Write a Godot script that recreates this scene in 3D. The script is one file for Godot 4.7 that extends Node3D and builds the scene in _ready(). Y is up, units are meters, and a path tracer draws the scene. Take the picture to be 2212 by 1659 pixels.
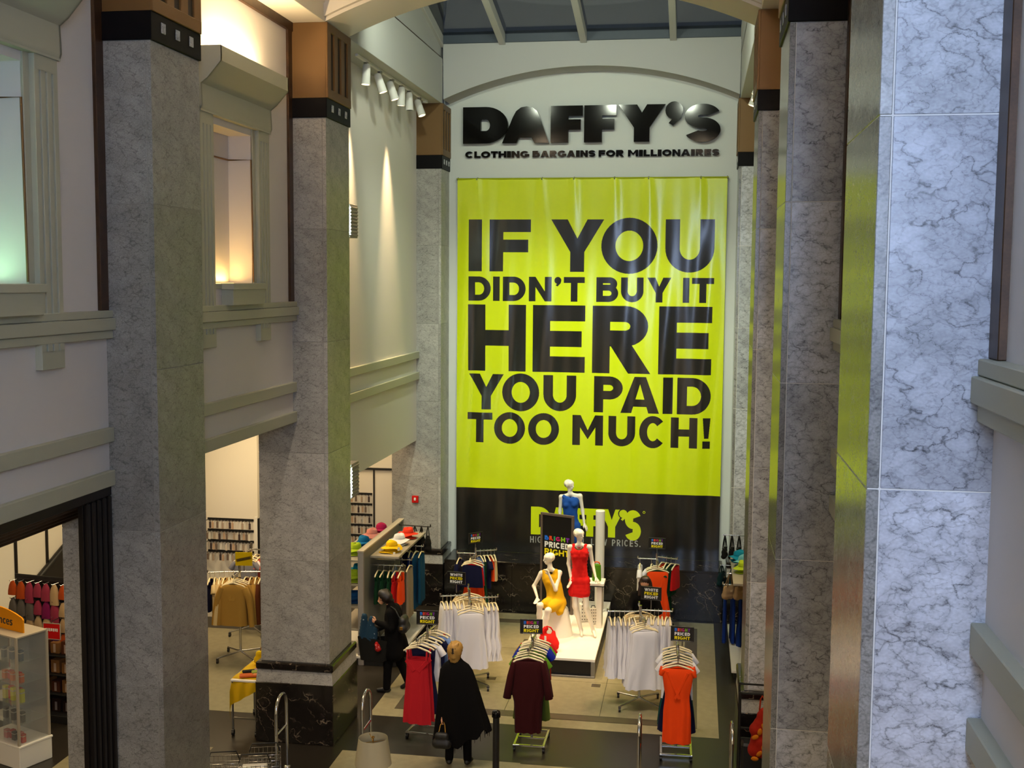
extends Node3D
# A tall marble shop hall seen from its mezzanine: colonnade, banner wall, mannequins, racks.

const FLOOR_DARK := Color(0.145, 0.125, 0.10)
var used := {}
var M := {}
var ord_words := ["first", "second", "third", "fourth", "fifth", "sixth", "seventh", "eighth", "ninth", "tenth", "eleventh", "twelfth", "thirteenth", "fourteenth", "fifteenth", "sixteenth", "seventeenth", "eighteenth", "nineteenth", "twentieth"]

class MB:
	var v := PackedVector3Array()
	var n := PackedVector3Array()
	var t := PackedVector2Array()
	var ix := PackedInt32Array()
	func poly(p: Array, c: Vector3) -> void:   # flat convex face, turned away from c
		var nn: Vector3 = (p[1] - p[0]).cross(p[2] - p[0])
		if nn.length_squared() < 1e-18 and p.size() > 3:
			nn = (p[2] - p[0]).cross(p[3] - p[0])
		var mid := Vector3.ZERO
		for q in p:
			mid += q
		mid /= p.size()
		if nn.dot(mid - c) < 0:
			p.reverse()
			nn = -nn
		nn = nn.normalized()
		var b := v.size()
		var e1: Vector3 = (p[1] - p[0]).normalized()
		var e2 := nn.cross(e1)
		for q in p:
			v.append(q)
			n.append(nn)
			t.append(Vector2((q - p[0]).dot(e1), (q - p[0]).dot(e2)))
		for k in range(1, p.size() - 1):
			ix.append_array([b, b + k + 1, b + k])
	func box(c: Vector3, s: Vector3, bs := Basis()) -> void:
		cbox(c, s, 0.0, bs)
	func span(a: Vector3, b: Vector3, r := 0.0) -> void:
		cbox((a + b) / 2, (b - a).abs(), r)
	func cbox(c: Vector3, s: Vector3, r: float, bs := Basis()) -> void:
		var h := s / 2
		r = minf(r, minf(h.x, minf(h.y, h.z)) * 0.9)
		var P := func(g: Vector3, k: int) -> Vector3:
			var q := Vector3.ZERO
			for j in 3:
				q[j] = g[j] * (h[j] if j == k else h[j] - r)
			return c + bs * q
		for k in 3:
			var a := (k + 1) % 3
			var b := (k + 2) % 3
			for sg in [-1.0, 1.0]:
				var f := []
				for q in [[-1, -1], [1, -1], [1, 1], [-1, 1]]:
					var g := Vector3.ZERO
					g[k] = sg
					g[a] = q[0]
					g[b] = q[1]
					f.append(P.call(g, k))
				poly(f, c)
		if r <= 0.0:
			return
		for k in 3:
			var a := (k + 1) % 3
			var b := (k + 2) % 3
			for sa in [-1.0, 1.0]:
				for sb in [-1.0, 1.0]:
					var g := Vector3.ZERO
					g[a] = sa
					g[b] = sb
					g[k] = -1
					var g2 := g
					g2[k] = 1
					poly([P.call(g, a), P.call(g2, a), P.call(g2, b), P.call(g, b)], c)
		for sx in [-1.0, 1.0]:
			for sy in [-1.0, 1.0]:
				for sz in [-1.0, 1.0]:
					var g := Vector3(sx, sy, sz)
					poly([P.call(g, 0), P.call(g, 1), P.call(g, 2)], c)
	func surf(nu: int, nv: int, pts: PackedVector3Array, flip := false, ulen := 1.0, vlen := 1.0) -> void:
		var b := v.size()
		var nn := PackedVector3Array()
		nn.resize(nu * nv)
		for j in nv - 1:
			for i in nu - 1:
				var a := j * nu + i
				for q in [[a, a + 1, a + nu], [a + 1, a + nu + 1, a + nu]]:
					var i0: int = q[0]
					var i1: int = q[1]
					var i2: int = q[2]
					var fn := (pts[i1] - pts[i0]).cross(pts[i2] - pts[i0])
					if flip:
						fn = -fn
					nn[i0] += fn
					nn[i1] += fn
					nn[i2] += fn
					if flip:
						ix.append_array([b + i0, b + i1, b + i2])
					else:
						ix.append_array([b + i0, b + i2, b + i1])
		for j in nv:   # closed rings share their seam normal
			if pts[j * nu].distance_squared_to(pts[j * nu + nu - 1]) < 1e-10:
				var s := nn[j * nu] + nn[j * nu + nu - 1]
				nn[j * nu] = s
				nn[j * nu + nu - 1] = s
		for j in nv:
			for i in nu:
				v.append(pts[j * nu + i])
				var q := nn[j * nu + i]
				n.append(q.normalized() if q.length_squared() > 1e-20 else Vector3.UP)
				t.append(Vector2(ulen * i / (nu - 1.0), vlen * (1.0 - j / (nv - 1.0))))
	func lathe(prof: Array, seg := 16, o := Vector3.ZERO, bs := Basis(), sq := Vector2.ONE) -> void:
		var pts := PackedVector3Array()
		for p in prof:
			for i in seg + 1:
				var a := TAU * (i % seg) / seg
				pts.append(o + bs * Vector3(p.x * cos(a) * sq.x, p.y, -p.x * sin(a) * sq.y))
		surf(seg + 1, prof.size(), pts)
	func cyl(a: Vector3, b: Vector3, ra: float, rb := -1.0, seg := 10) -> void:
		if rb < 0:
			rb = ra
		var d := (b - a)
		var h := d.length()
		var y := d / h
		var x := y.cross(Vector3(0.31, 0.2, 0.93) if absf(y.y) > 0.9 else Vector3.UP).normalized()
		var bs := Basis(x, y, x.cross(y))
		lathe([Vector2(0, 0), Vector2(ra, 0), Vector2(ra, 0), Vector2(rb, h), Vector2(rb, h), Vector2(0, h)], seg, a, bs)
	func tube(p: Array, r: float, seg := 8, r2 := -1.0) -> void:
		var pts := PackedVector3Array()
		var y0: Vector3 = (p[1] - p[0]).normalized()
		var x := y0.cross(Vector3(0.31, 0.2, 0.93) if absf(y0.y) > 0.9 else Vector3.UP).normalized()
		var m := p.size()
		for k in range(-1, m + 1):
			var kk := clampi(k, 0, m - 1)
			var d: Vector3 = (p[mini(kk + 1, m - 1)] - p[maxi(kk - 1, 0)]).normalized()
			x = (x - d * x.dot(d)).normalized()
			var z := x.cross(d)
			var rr := r if r2 < 0 else lerpf(r, r2, kk / (m - 1.0))
			if k < 0 or k >= m:
				rr = 0.0
			for i in seg + 1:
				var a := TAU * (i % seg) / seg
				pts.append(p[kk] + (x * cos(a) - z * sin(a)) * rr)
		surf(seg + 1, m + 2, pts)
	func ell(c: Vector3, r: Vector3, bs := Basis(), nu := 14, nv := 9) -> void:
		var pts := PackedVector3Array()
		for j in nv:
			var b := -PI / 2 + PI * j / (nv - 1.0)
			for i in nu + 1:
				var a := TAU * (i % nu) / nu
				pts.append(c + bs * Vector3(r.x * cos(b) * cos(a), r.y * sin(b), -r.z * cos(b) * sin(a)))
		surf(nu + 1, nv, pts)
	func prism(pl: PackedVector2Array, z0: float, z1: float, xf := Transform3D()) -> void:
		var tr := Geometry2D.triangulate_polygon(pl)
		var cc := Geometry2D.is_polygon_clockwise(pl)
		for side in 2:
			var b := v.size()
			var z := z1 if side == 0 else z0
			var nn := (xf.basis * Vector3(0, 0, 1 if side == 0 else -1)).normalized()
			for q in pl:
				v.append(xf * Vector3(q.x, q.y, z))
				n.append(nn)
				t.append(q)
			for k in range(0, tr.size(), 3):
				var a := pl[tr[k]]
				var b2 := pl[tr[k + 1]]
				var c2 := pl[tr[k + 2]]
				var ccw := (b2 - a).cross(c2 - a) > 0
				if ccw == (side == 0):
					ix.append_array([b + tr[k], b + tr[k + 2], b + tr[k + 1]])
				else:
					ix.append_array([b + tr[k], b + tr[k + 1], b + tr[k + 2]])
		for k in pl.size():
			var a := pl[k]
			var b2 := pl[(k + 1) % pl.size()]
			var nn2 := Vector2(b2.y - a.y, a.x - b2.x)
			if cc:
				nn2 = -nn2
			var A := xf * Vector3(a.x, a.y, z0)
			var ref := A - xf.basis * Vector3(nn2.x, nn2.y, 0).normalized()
			poly([A, xf * Vector3(b2.x, b2.y, z0), xf * Vector3(b2.x, b2.y, z1), xf * Vector3(a.x, a.y, z1)], ref)
	func join(o: MB, xf := Transform3D()) -> void:
		var b := v.size()
		for q in o.v:
			v.append(xf * q)
		for q in o.n:
			n.append((xf.basis * q).normalized())
		t.append_array(o.t)
		for q in o.ix:
			ix.append(b + q)
	func mesh() -> ArrayMesh:
		var a := []
		a.resize(Mesh.ARRAY_MAX)
		a[Mesh.ARRAY_VERTEX] = v
		a[Mesh.ARRAY_NORMAL] = n
		a[Mesh.ARRAY_TEX_UV] = t
		a[Mesh.ARRAY_INDEX] = ix
		var m := ArrayMesh.new()
		m.add_surface_from_arrays(Mesh.PRIMITIVE_TRIANGLES, a)
		return m

func V(x, y, z) -> Vector3:
	return Vector3(x, y, z)

func num(nm: String) -> String:
	used[nm] = used.get(nm, -1) + 1
	return nm if used[nm] == 0 else "%s_%03d" % [nm, used[nm]]

func ob(nm: String, g, m: Material, parent: Node, at := Vector3.ZERO) -> MeshInstance3D:
	var o := MeshInstance3D.new()
	o.name = nm
	o.mesh = g.mesh() if g is MB else g
	o.material_override = m
	o.position = at
	o.cast_shadow = GeometryInstance3D.SHADOW_CASTING_SETTING_ON
	parent.add_child(o, true)
	return o

func tag(o: Node, label: String, cat := "", group := "") -> Node:
	o.set_meta("label", label)
	if cat:
		o.set_meta("category", cat)
	if group:
		o.set_meta("group", group)
	return o

func thing(nm: String, label: String, cat: String, at := Vector3.ZERO, turn := 0.0, group := "") -> Node3D:
	var o := Node3D.new()
	o.name = num(nm)
	add_child(o)
	o.position = at
	o.rotation.y = turn
	tag(o, label, cat, group)
	return o

func one(nm: String, label: String, cat: String, g, m: Material, at := Vector3.ZERO, turn := 0.0, group := "") -> MeshInstance3D:
	var o := ob(num(nm), g, m, self, at)
	o.rotation.y = turn
	tag(o, label, cat, group)
	return o

func struct(nm: String, g, m: Material, label := "") -> MeshInstance3D:
	var o := ob(num(nm), g, m, self)
	o.set_meta("kind", "structure")
	if label:
		o.set_meta("label", label)
	return o

func sroot(nm: String, label := "", at := Vector3.ZERO) -> Node3D:
	var o := Node3D.new()
	o.name = num(nm)
	add_child(o)
	o.position = at
	o.set_meta("kind", "structure")
	if label:
		o.set_meta("label", label)
	return o

func copy(o: Node3D, label: String, at: Vector3, turn := 0.0, group := "") -> Node3D:
	var c: Node3D = o.duplicate()
	var nm := String(o.name)
	if nm.length() > 4 and nm.substr(nm.length() - 4, 1) == "_" and nm.right(3).is_valid_int():
		nm = nm.left(-4)
	c.name = num(nm)
	add_child(c)
	c.position = at
	c.rotation.y = turn
	c.set_meta("label", label)
	if group:
		c.set_meta("group", group)
	return c

func B(a: Vector3, b: Vector3, r := 0.0) -> MB:
	var g := MB.new()
	g.span(a, b, r)
	return g

# ---------- materials ----------
func mat(c: Color, rough := 0.6, metal := 0.0, spec := 0.5) -> StandardMaterial3D:
	var m := StandardMaterial3D.new()
	m.albedo_color = c
	m.roughness = rough
	m.metallic = metal
	m.metallic_specular = spec
	return m

func tri_mat(tex: Texture2D, scale: float, rough := 0.3, tint := Color.WHITE, world := true) -> StandardMaterial3D:
	var m := mat(tint, rough)
	m.albedo_texture = tex
	m.uv1_triplanar = true
	m.uv1_world_triplanar = world
	m.uv1_scale = Vector3.ONE * scale
	return m

func noise(seed_: int, freq: float, oct := 4, type := FastNoiseLite.TYPE_SIMPLEX_SMOOTH, frac := FastNoiseLite.FRACTAL_FBM) -> FastNoiseLite:
	var f := FastNoiseLite.new()
	f.seed = seed_
	f.frequency = freq
	f.noise_type = type
	f.fractal_type = frac
	f.fractal_octaves = oct
	return f

func seamless(f: FastNoiseLite, s: int) -> PackedByteArray:
	return f.get_seamless_image(s, s, false, false, 0.15).get_data()

func mix_tex(s: int, fn: Callable) -> ImageTexture:
	var by := PackedByteArray()
	by.resize(s * s * 3)
	for k in s * s:
		var c: Color = fn.call(k)
		by[k * 3] = int(clampf(c.r, 0, 1) * 255)
		by[k * 3 + 1] = int(clampf(c.g, 0, 1) * 255)
		by[k * 3 + 2] = int(clampf(c.b, 0, 1) * 255)
	return ImageTexture.create_from_image(Image.create_from_data(s, s, false, Image.FORMAT_RGB8, by))

func vein(x: int, w: float) -> float:   # thin line where the noise crosses its middle
	return clampf(1.0 - absf(x - 128) / w, 0.0, 1.0)

func make_materials() -> void:
	var s := 512
	var warp := func(f: FastNoiseLite, amp: float, fr: float) -> FastNoiseLite:
		f.domain_warp_enabled = true
		f.domain_warp_type = FastNoiseLite.DOMAIN_WARP_SIMPLEX
		f.domain_warp_amplitude = amp
		f.domain_warp_frequency = fr
		f.domain_warp_fractal_octaves = 4
		return f
	var a := seamless(warp.call(noise(3, 0.008, 3), 26.0, 0.012), s)
	var b := seamless(warp.call(noise(17, 0.02, 3), 14.0, 0.03), s)
	var c := seamless(noise(41, 0.006, 4), s)
	var d := seamless(noise(8, 0.12, 3), s)
	var f2 := seamless(warp.call(noise(29, 0.013, 2), 30.0, 0.02), s)
	var marble := mix_tex(s, func(k):
		var lo: float = clampf((c[k] - 70) / 110.0, 0, 1)
		var ve: float = pow(vein(a[k], 6.0), 1.4) * 0.42 * lo + pow(vein(f2[k], 5.0), 1.4) * 0.34 * (1.0 - lo * 0.6) + vein(b[k], 12.0) * 0.16
		var soft: float = vein(a[k], 40.0) * 0.06 + vein(f2[k], 50.0) * 0.05
		var base: float = 0.83 + (c[k] - 128) / 128.0 * 0.07 + (d[k] - 128) / 128.0 * 0.05
		return Color(0.955, 0.965, 1.0) * (base - ve * 0.8 - soft))
	var fine := mix_tex(s, func(k):   # a closer-grained block of the same stone
		var ve: float = vein(a[k], 8.0) * 0.20 + vein(f2[k], 8.0) * 0.16 + vein(b[k], 16.0) * 0.12
		var base: float = 0.74 + (c[k] - 128) / 128.0 * 0.06 + (d[k] - 128) / 128.0 * 0.09
		return Color(1.0, 0.985, 0.95) * (base - ve * 0.8))
	var dark := mix_tex(s, func(k):
		var ve: float = pow(vein(a[k], 7.0), 1.6) * clampf((c[k] - 110) / 50.0, 0, 1) + 0.45 * vein(b[k], 4.0) * clampf((c[k] - 140) / 40.0, 0, 1)
		var cl: float = clampf((b[k] - 150) / 90.0, 0, 1) * 0.10
		return Color(0.085 + cl, 0.07 + cl * 0.8, 0.065 + cl * 0.7).lerp(Color(0.74, 0.66, 0.55), clampf(ve, 0, 1) * 0.75))
	var terr := mix_tex(s, func(k):
		var g: float = 0.92 + (d[k] - 128) / 128.0 * 0.10 + (a[k] - 128) / 128.0 * 0.05
		return Color(g, g, g))
	var wood := mix_tex(s, func(k):
		var g: float = 0.85 + (a[k] - 128) / 128.0 * 0.15 + (d[k] - 128) / 128.0 * 0.08
		return Color(g, g, g))
	M.marble = tri_mat(marble, 1.0, 0.24)
	M.marble_b = tri_mat(marble, 1.0, 0.24, Color(0.9, 0.9, 0.89))
	M.marble_b.uv1_offset = Vector3(0.37, 0.21, 0.63)
	M.marble_c = tri_mat(marble, 0.95, 0.26, Color(0.85, 0.85, 0.85))
	M.marble_c.uv1_offset = Vector3(0.71, 0.55, 0.13)
	for q in [M.marble, M.marble_b, M.marble_c]:
		q.uv1_scale = Vector3(0.72, 1.05, 0.72)
		q.metallic_specular = 0.55
	for q in [["grey_a", 0.90, 0.2], ["grey_b", 0.86, 0.5], ["grey_c", 0.83, 0.8]]:
		M[q[0]] = tri_mat(fine, 1.0, 0.34, Color(q[1], q[1], q[1]))
		M[q[0]].uv1_scale = Vector3(0.95, 1.5, 0.95)
		M[q[0]].uv1_offset = Vector3(q[2], q[2] * 0.7, q[2] * 0.4)
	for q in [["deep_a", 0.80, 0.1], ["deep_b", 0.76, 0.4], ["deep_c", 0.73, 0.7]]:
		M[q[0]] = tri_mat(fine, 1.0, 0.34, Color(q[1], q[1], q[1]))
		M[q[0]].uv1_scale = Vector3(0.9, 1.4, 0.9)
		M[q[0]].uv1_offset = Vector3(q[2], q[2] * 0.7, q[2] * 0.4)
	for q in [["polish_a", 0.80, 0.1], ["polish_b", 0.76, 0.4], ["polish_c", 0.72, 0.7]]:   # the right-hand hall faces are polished brighter
		M[q[0]] = tri_mat(fine, 1.0, 0.21, Color(q[1], q[1], q[1]))
		M[q[0]].uv1_scale = Vector3(0.9, 1.1, 0.9)
		M[q[0]].uv1_offset = Vector3(q[2], q[2] * 0.7, q[2] * 0.4)
		M[q[0]].metallic_specular = 0.6
	M.joint_grey = mat(Color(0.56, 0.55, 0.52), 0.8)
	M.joint = mat(Color(0.88, 0.87, 0.84), 0.8)
	M.black_marble = tri_mat(dark, 0.62, 0.14)
	M.floor_light = tri_mat(terr, 1.3, 0.35, Color(0.58, 0.545, 0.43))
	M.floor_dark = tri_mat(terr, 1.3, 0.35, FLOOR_DARK)
	M.floor_mid = tri_mat(terr, 1.3, 0.35, Color(0.33, 0.295, 0.235))
	M.plaster = mat(Color(0.83, 0.81, 0.79), 0.75)
	M.plaster_grey = mat(Color(0.70, 0.70, 0.69), 0.8)
	M.trim = mat(Color(0.68, 0.68, 0.60), 0.6)
	M.cream = mat(Color(0.86, 0.83, 0.77), 0.8)
	M.bronze = mat(Color(0.43, 0.31, 0.15), 0.5, 0.25)
	M.bronze_dark = tri_mat(wood, 0.9, 0.45, Color(0.32, 0.22, 0.13))
	M.bronze_dark.metallic = 0.4
	M.collar = mat(Color(0.06, 0.055, 0.06), 0.45, 0.0, 0.2)
	M.black = mat(Color(0.05, 0.047, 0.05), 0.5)
	M.black_gloss = mat(Color(0.035, 0.03, 0.033), 0.1, 0.0, 0.3)
	M.slate = mat(Color(0.22, 0.26, 0.31), 0.5)
	M.portal = mat(Color(0.085, 0.065, 0.06), 0.4, 0.3)
	M.white = mat(Color(0.86, 0.85, 0.82), 0.55)
	M.sign_white = mat(Color(0.83, 0.84, 0.82), 0.7)
	M.lam = mat(Color(0.90, 0.88, 0.84), 0.3)
	M.chrome = mat(Color(0.78, 0.78, 0.78), 0.18, 1.0)
	M.panel_grey = mat(Color(0.42, 0.42, 0.40), 0.5)
	M.steel_dark = mat(Color(0.20, 0.19, 0.19), 0.4, 0.6)
	M.washer = mat(Color(0.55, 0.52, 0.50), 0.6)
	M.frame = mat(Color(0.36, 0.30, 0.26), 0.5)
	M.laminate = mat(Color(0.64, 0.60, 0.53), 0.4)
	M.brass = mat(Color(0.70, 0.52, 0.22), 0.3, 0.9)
	M.hair_brown = mat(Color(0.15, 0.075, 0.045), 0.45)
	M.flute = mat(Color(0.13, 0.09, 0.06), 0.6, 0.2)
	M.steel = mat(Color(0.55, 0.54, 0.52), 0.35, 0.9)
	M.glass = mat(Color(0.85, 0.92, 0.92, 0.06), 0.03)
	M.glass.transparency = BaseMaterial3D.TRANSPARENCY_ALPHA
	M.sky_glass = mat(Color(0.16, 0.19, 0.24, 0.35), 0.05)
	M.sky_glass.transparency = BaseMaterial3D.TRANSPARENCY_ALPHA
	M.mannequin = mat(Color(0.90, 0.87, 0.81), 0.35)
	M.skin = mat(Color(0.78, 0.56, 0.43), 0.5)
	M.hair_dark = mat(Color(0.10, 0.065, 0.045), 0.45)
	M.hair_blond = mat(Color(0.70, 0.53, 0.26), 0.45)
	M.coat = mat(Color(0.05, 0.045, 0.045), 0.9, 0.0, 0.2)
	M.hanger = mat(Color(0.88, 0.82, 0.66), 0.4)

func cloth(c: Color) -> StandardMaterial3D:
	var key := "cloth" + c.to_html()
	if not M.has(key):
		var m := mat(c, 0.85, 0.0, 0.3)
		m.rim_enabled = true
		m.rim = 0.15
		M[key] = m
	return M[key]

func glow(c: Color, e: float) -> StandardMaterial3D:
	var m := mat(Color(0.9, 0.9, 0.9), 0.5)
	m.emission_enabled = true
	m.emission = c
	m.emission_energy_multiplier = e
	return m

func spot(nm: String, at: Vector3, to: Vector3, c: Color, e: float, ang: float, size := 0.05, parent: Node = self) -> SpotLight3D:
	var l := SpotLight3D.new()
	l.name = nm
	parent.add_child(l, true)
	l.look_at_from_position(at, to, Vector3(0.02, 1, 0.01))
	l.light_color = c
	l.light_energy = e
	l.spot_angle = ang
	l.spot_attenuation = 2.0
	l.spot_range = 40
	l.light_size = size
	l.shadow_enabled = true
	return l

func omni(nm: String, at: Vector3, c: Color, e: float, size := 0.1, parent: Node = self) -> OmniLight3D:
	var l := OmniLight3D.new()
	l.name = nm
	parent.add_child(l, true)
	l.position = at
	l.light_color = c
	l.light_energy = e
	l.omni_range = 40
	l.omni_attenuation = 2.0
	l.light_size = size
	l.shadow_enabled = true
	return l

func area(nm: String, at: Vector3, to: Vector3, size: Vector2, c: Color, e: float, parent: Node = self) -> AreaLight3D:
	var l := AreaLight3D.new()
	l.name = nm
	parent.add_child(l, true)
	var up := Vector3(0, 0, 1) if absf((to - at).normalized().y) > 0.95 else Vector3.UP
	l.look_at_from_position(at, to, up)
	l.light_color = c
	l.light_energy = e
	l.area_size = size
	l.area_range = 40
	l.area_attenuation = 2.0
	l.shadow_enabled = true
	return l
func _ready() -> void:
	# --- camera, sky, exposure ---
	var cam := Camera3D.new()
	cam.name = "camera"
	add_child(cam)
	cam.position = Vector3(0, 6.7, 0)
	cam.rotation_order = EULER_ORDER_YXZ
	cam.rotation_degrees = Vector3(-5.10, 9.05, 0.42)
	cam.fov = 36.72
	cam.near = 0.05
	cam.far = 200
	var we := WorldEnvironment.new()
	we.name = "environment"
	var e := Environment.new()
	e.background_mode = Environment.BG_SKY
	var sk := ProceduralSkyMaterial.new()   # an overcast dusk
	sk.sky_top_color = Color(0.32, 0.37, 0.46)
	sk.sky_horizon_color = Color(0.36, 0.40, 0.47)
	sk.ground_bottom_color = Color(0.1, 0.1, 0.1)
	sk.ground_horizon_color = Color(0.30, 0.32, 0.36)
	sk.sky_energy_multiplier = 0.55
	sk.ground_energy_multiplier = 0.55
	e.sky = Sky.new()
	e.sky.sky_material = sk
	e.tonemap_mode = Environment.TONE_MAPPER_LINEAR
	e.tonemap_exposure = 1.0
	e.sdfgi_enabled = true
	e.ssao_enabled = true
	e.ssil_enabled = true
	we.environment = e
	add_child(we)
	var WARM := Color(1.0, 0.86, 0.64)
	var HALIDE := Color(0.96, 1.0, 0.90)
	# daylight through the mezzanine window behind the camera
	area("mezzanine_window_light", Vector3(0.95, 7.9, 1.42), Vector3(0.95, 7.9, -5), Vector2(1.7, 3.2), Color(0.75, 0.84, 1.0), 56.0)
	# three floodlights fixed to the back of the transverse arch
	for x in [-4.1, -2.2, -0.3]:
		spot("arch_floodlight_beam", Vector3(x, 11.16, -17.02), Vector3(x * 0.9 - 0.2, 8.0, -23.6), HALIDE, 7.0, 75.0, 0.12)
		spot("added_low_banner_beam", Vector3(x, 11.10, -17.02), Vector3(x * 0.95 - 0.1, 3.2, -23.6), HALIDE, 34.0, 27.0, 0.12)  # extra beam added to brighten the lower banner
	make_materials()
	build_structure()
	build_walls()
	build_signs()
	build_lamps(WARM, HALIDE)
	build_display()
	build_racks()
	build_gondolas()
	build_floor_things()
	build_people()
	build_left_shop()
const HL := -5.11    # hall face of the left pillars
const HR := 0.735
const PW := 1.03
const PD := 1.07
const WL := -5.62    # upper wall planes
const WR := 1.245
const COURSES := [1.19, 2.68, 4.24, 5.82, 7.40, 8.925]
const CAP := 10.21

func arc_pts(x0: float, x1: float, y0: float, sag: float, n := 40) -> PackedVector2Array:
	var c := (x0 + x1) / 2
	var h := (x1 - x0) / 2
	var R := (h * h + sag * sag) / (2 * sag)
	var p := PackedVector2Array()
	for k in n + 1:
		var x := lerpf(x0, x1, k / float(n))
		p.append(Vector2(x, y0 + sag - R + sqrt(R * R - (x - c) * (x - c))))
	return p

func pillar(nm_label: String, side: int, zf: float, depth: float) -> void:
	var root := thing("marble_pillar", nm_label, "pillar", V((HL - PW / 2) if side < 0 else (HR + PW / 2), 0, zf - depth / 2), 0, "marble pillars of the hall")
	var hx := PW / 2 * -side     # local x of the hall face
	var ox := -hx
	var s := float(-side)        # +1 when the hall is on +x
	var f := depth / 2
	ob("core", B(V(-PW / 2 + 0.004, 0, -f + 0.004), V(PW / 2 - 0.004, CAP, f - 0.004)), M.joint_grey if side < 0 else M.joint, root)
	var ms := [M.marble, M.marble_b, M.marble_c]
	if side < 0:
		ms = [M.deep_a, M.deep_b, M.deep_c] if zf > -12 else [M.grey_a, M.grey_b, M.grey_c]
	var salt := int(absf(zf) * 3) + (5 if side > 0 else 0)
	for k in COURSES.size() - 1:
		var y0: float = COURSES[k] + 0.003
		var y1: float = COURSES[k + 1] - 0.003
		var m: Material = ms[(k * 2 + salt) % 3]
		var m2: Material = ms[(k + salt + 1) % 3] if side < 0 else [M.polish_a, M.polish_b, M.polish_c][(k + salt) % 3]
		ob("front_slab", B(V(hx - s * 0.058, y0, f - 0.04), V(ox, y1, f), 0.003), m, root)
		ob("hall_slab", B(V(hx - s * 0.052, y0, -f), V(hx, y1, f), 0.003), m2, root)
		ob("aisle_slab", B(V(ox, y0, -f), V(ox + s * 0.02, y1, f - 0.044), 0.003), m, root)
		ob("rear_slab", B(V(hx - s * 0.056, y0, -f), V(ox + s * 0.024, y1, -f + 0.02), 0.003), m2, root)
	# plinth in black marble with a pale chamfered step and a dark fillet
	ob("plinth", B(V(-PW / 2 - 0.07, 0, -f - 0.07), V(PW / 2 + 0.07, 0.89, f + 0.07), 0.01), M.black_marble, root)
	var g := MB.new()
	var pr := []
	for q in [[0.06, 0.89], [0.06, 0.90], [0.045, 1.07]]:
		pr.append([V(-PW / 2 - q[0], q[1], f + q[0]), V(PW / 2 + q[0], q[1], f + q[0]), V(PW / 2 + q[0], q[1], -f - q[0]), V(-PW / 2 - q[0], q[1], -f - q[0])])
	for j in 2:
		for i in 4:
			g.poly([pr[j][i], pr[j][(i + 1) % 4], pr[j + 1][(i + 1) % 4], pr[j + 1][i]], V(0, 0.95, 0))
	ob("plinth_step", g, M.grey_a, root)
	ob("fillet", B(V(-PW / 2 - 0.065, 1.07, -f - 0.065), V(PW / 2 + 0.065, 1.187, f + 0.065), 0.02), M.black_marble, root)
	# dark collar with three pale squares let into the hall face
	var y0 := 8.925
	var y1 := 9.19
	var c := ob("collar", B(V(-PW / 2 - 0.02, y0, -f - 0.02), V(PW / 2 + 0.02, y1, f + 0.02), 0.006), M.collar, root)
	for k in 3:
		var z := (k - 1) * depth * 0.29
		var b := MB.new()
		b.span(V(hx + s * 0.0205, y0 + 0.095, z - 0.045), V(hx + s * 0.03, y1 - 0.07, z + 0.045), 0.004)
		ob("square_inset", b, M.marble_b, c)
	# bronze capital, fluted towards the hall
	ob("capital", B(V(-PW / 2 - 0.005, y1, -f - 0.005), V(PW / 2 + 0.005, CAP, f + 0.005), 0.004), M.bronze, root)
	var w := depth + 0.02
	var rail := MB.new()
	rail.span(V(hx, y1, -w / 2), V(hx + s * 0.035, y1 + 0.13, w / 2), 0.006)
	rail.span(V(hx, CAP - 0.12, -w / 2), V(hx + s * 0.035, CAP - 0.002, w / 2), 0.006)
	ob("capital_rail", rail, M.bronze, root)
	var slot := 0.15
	var bar := (w - 3 * slot) / 4
	for k in 4:
		var z0 := -w / 2 + k * (bar + slot)
		ob("capital_flute", B(V(hx, y1 + 0.12, z0), V(hx + s * 0.033, CAP - 0.11, z0 + bar), 0.006), M.bronze, root)
	for k in 3:
		var z0 := -w / 2 + bar + k * (bar + slot)
		ob("flute_back", B(V(hx - s * 0.002, y1 + 0.13, z0), V(hx + s * 0.008, CAP - 0.12, z0 + slot)), M.flute, root)

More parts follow.
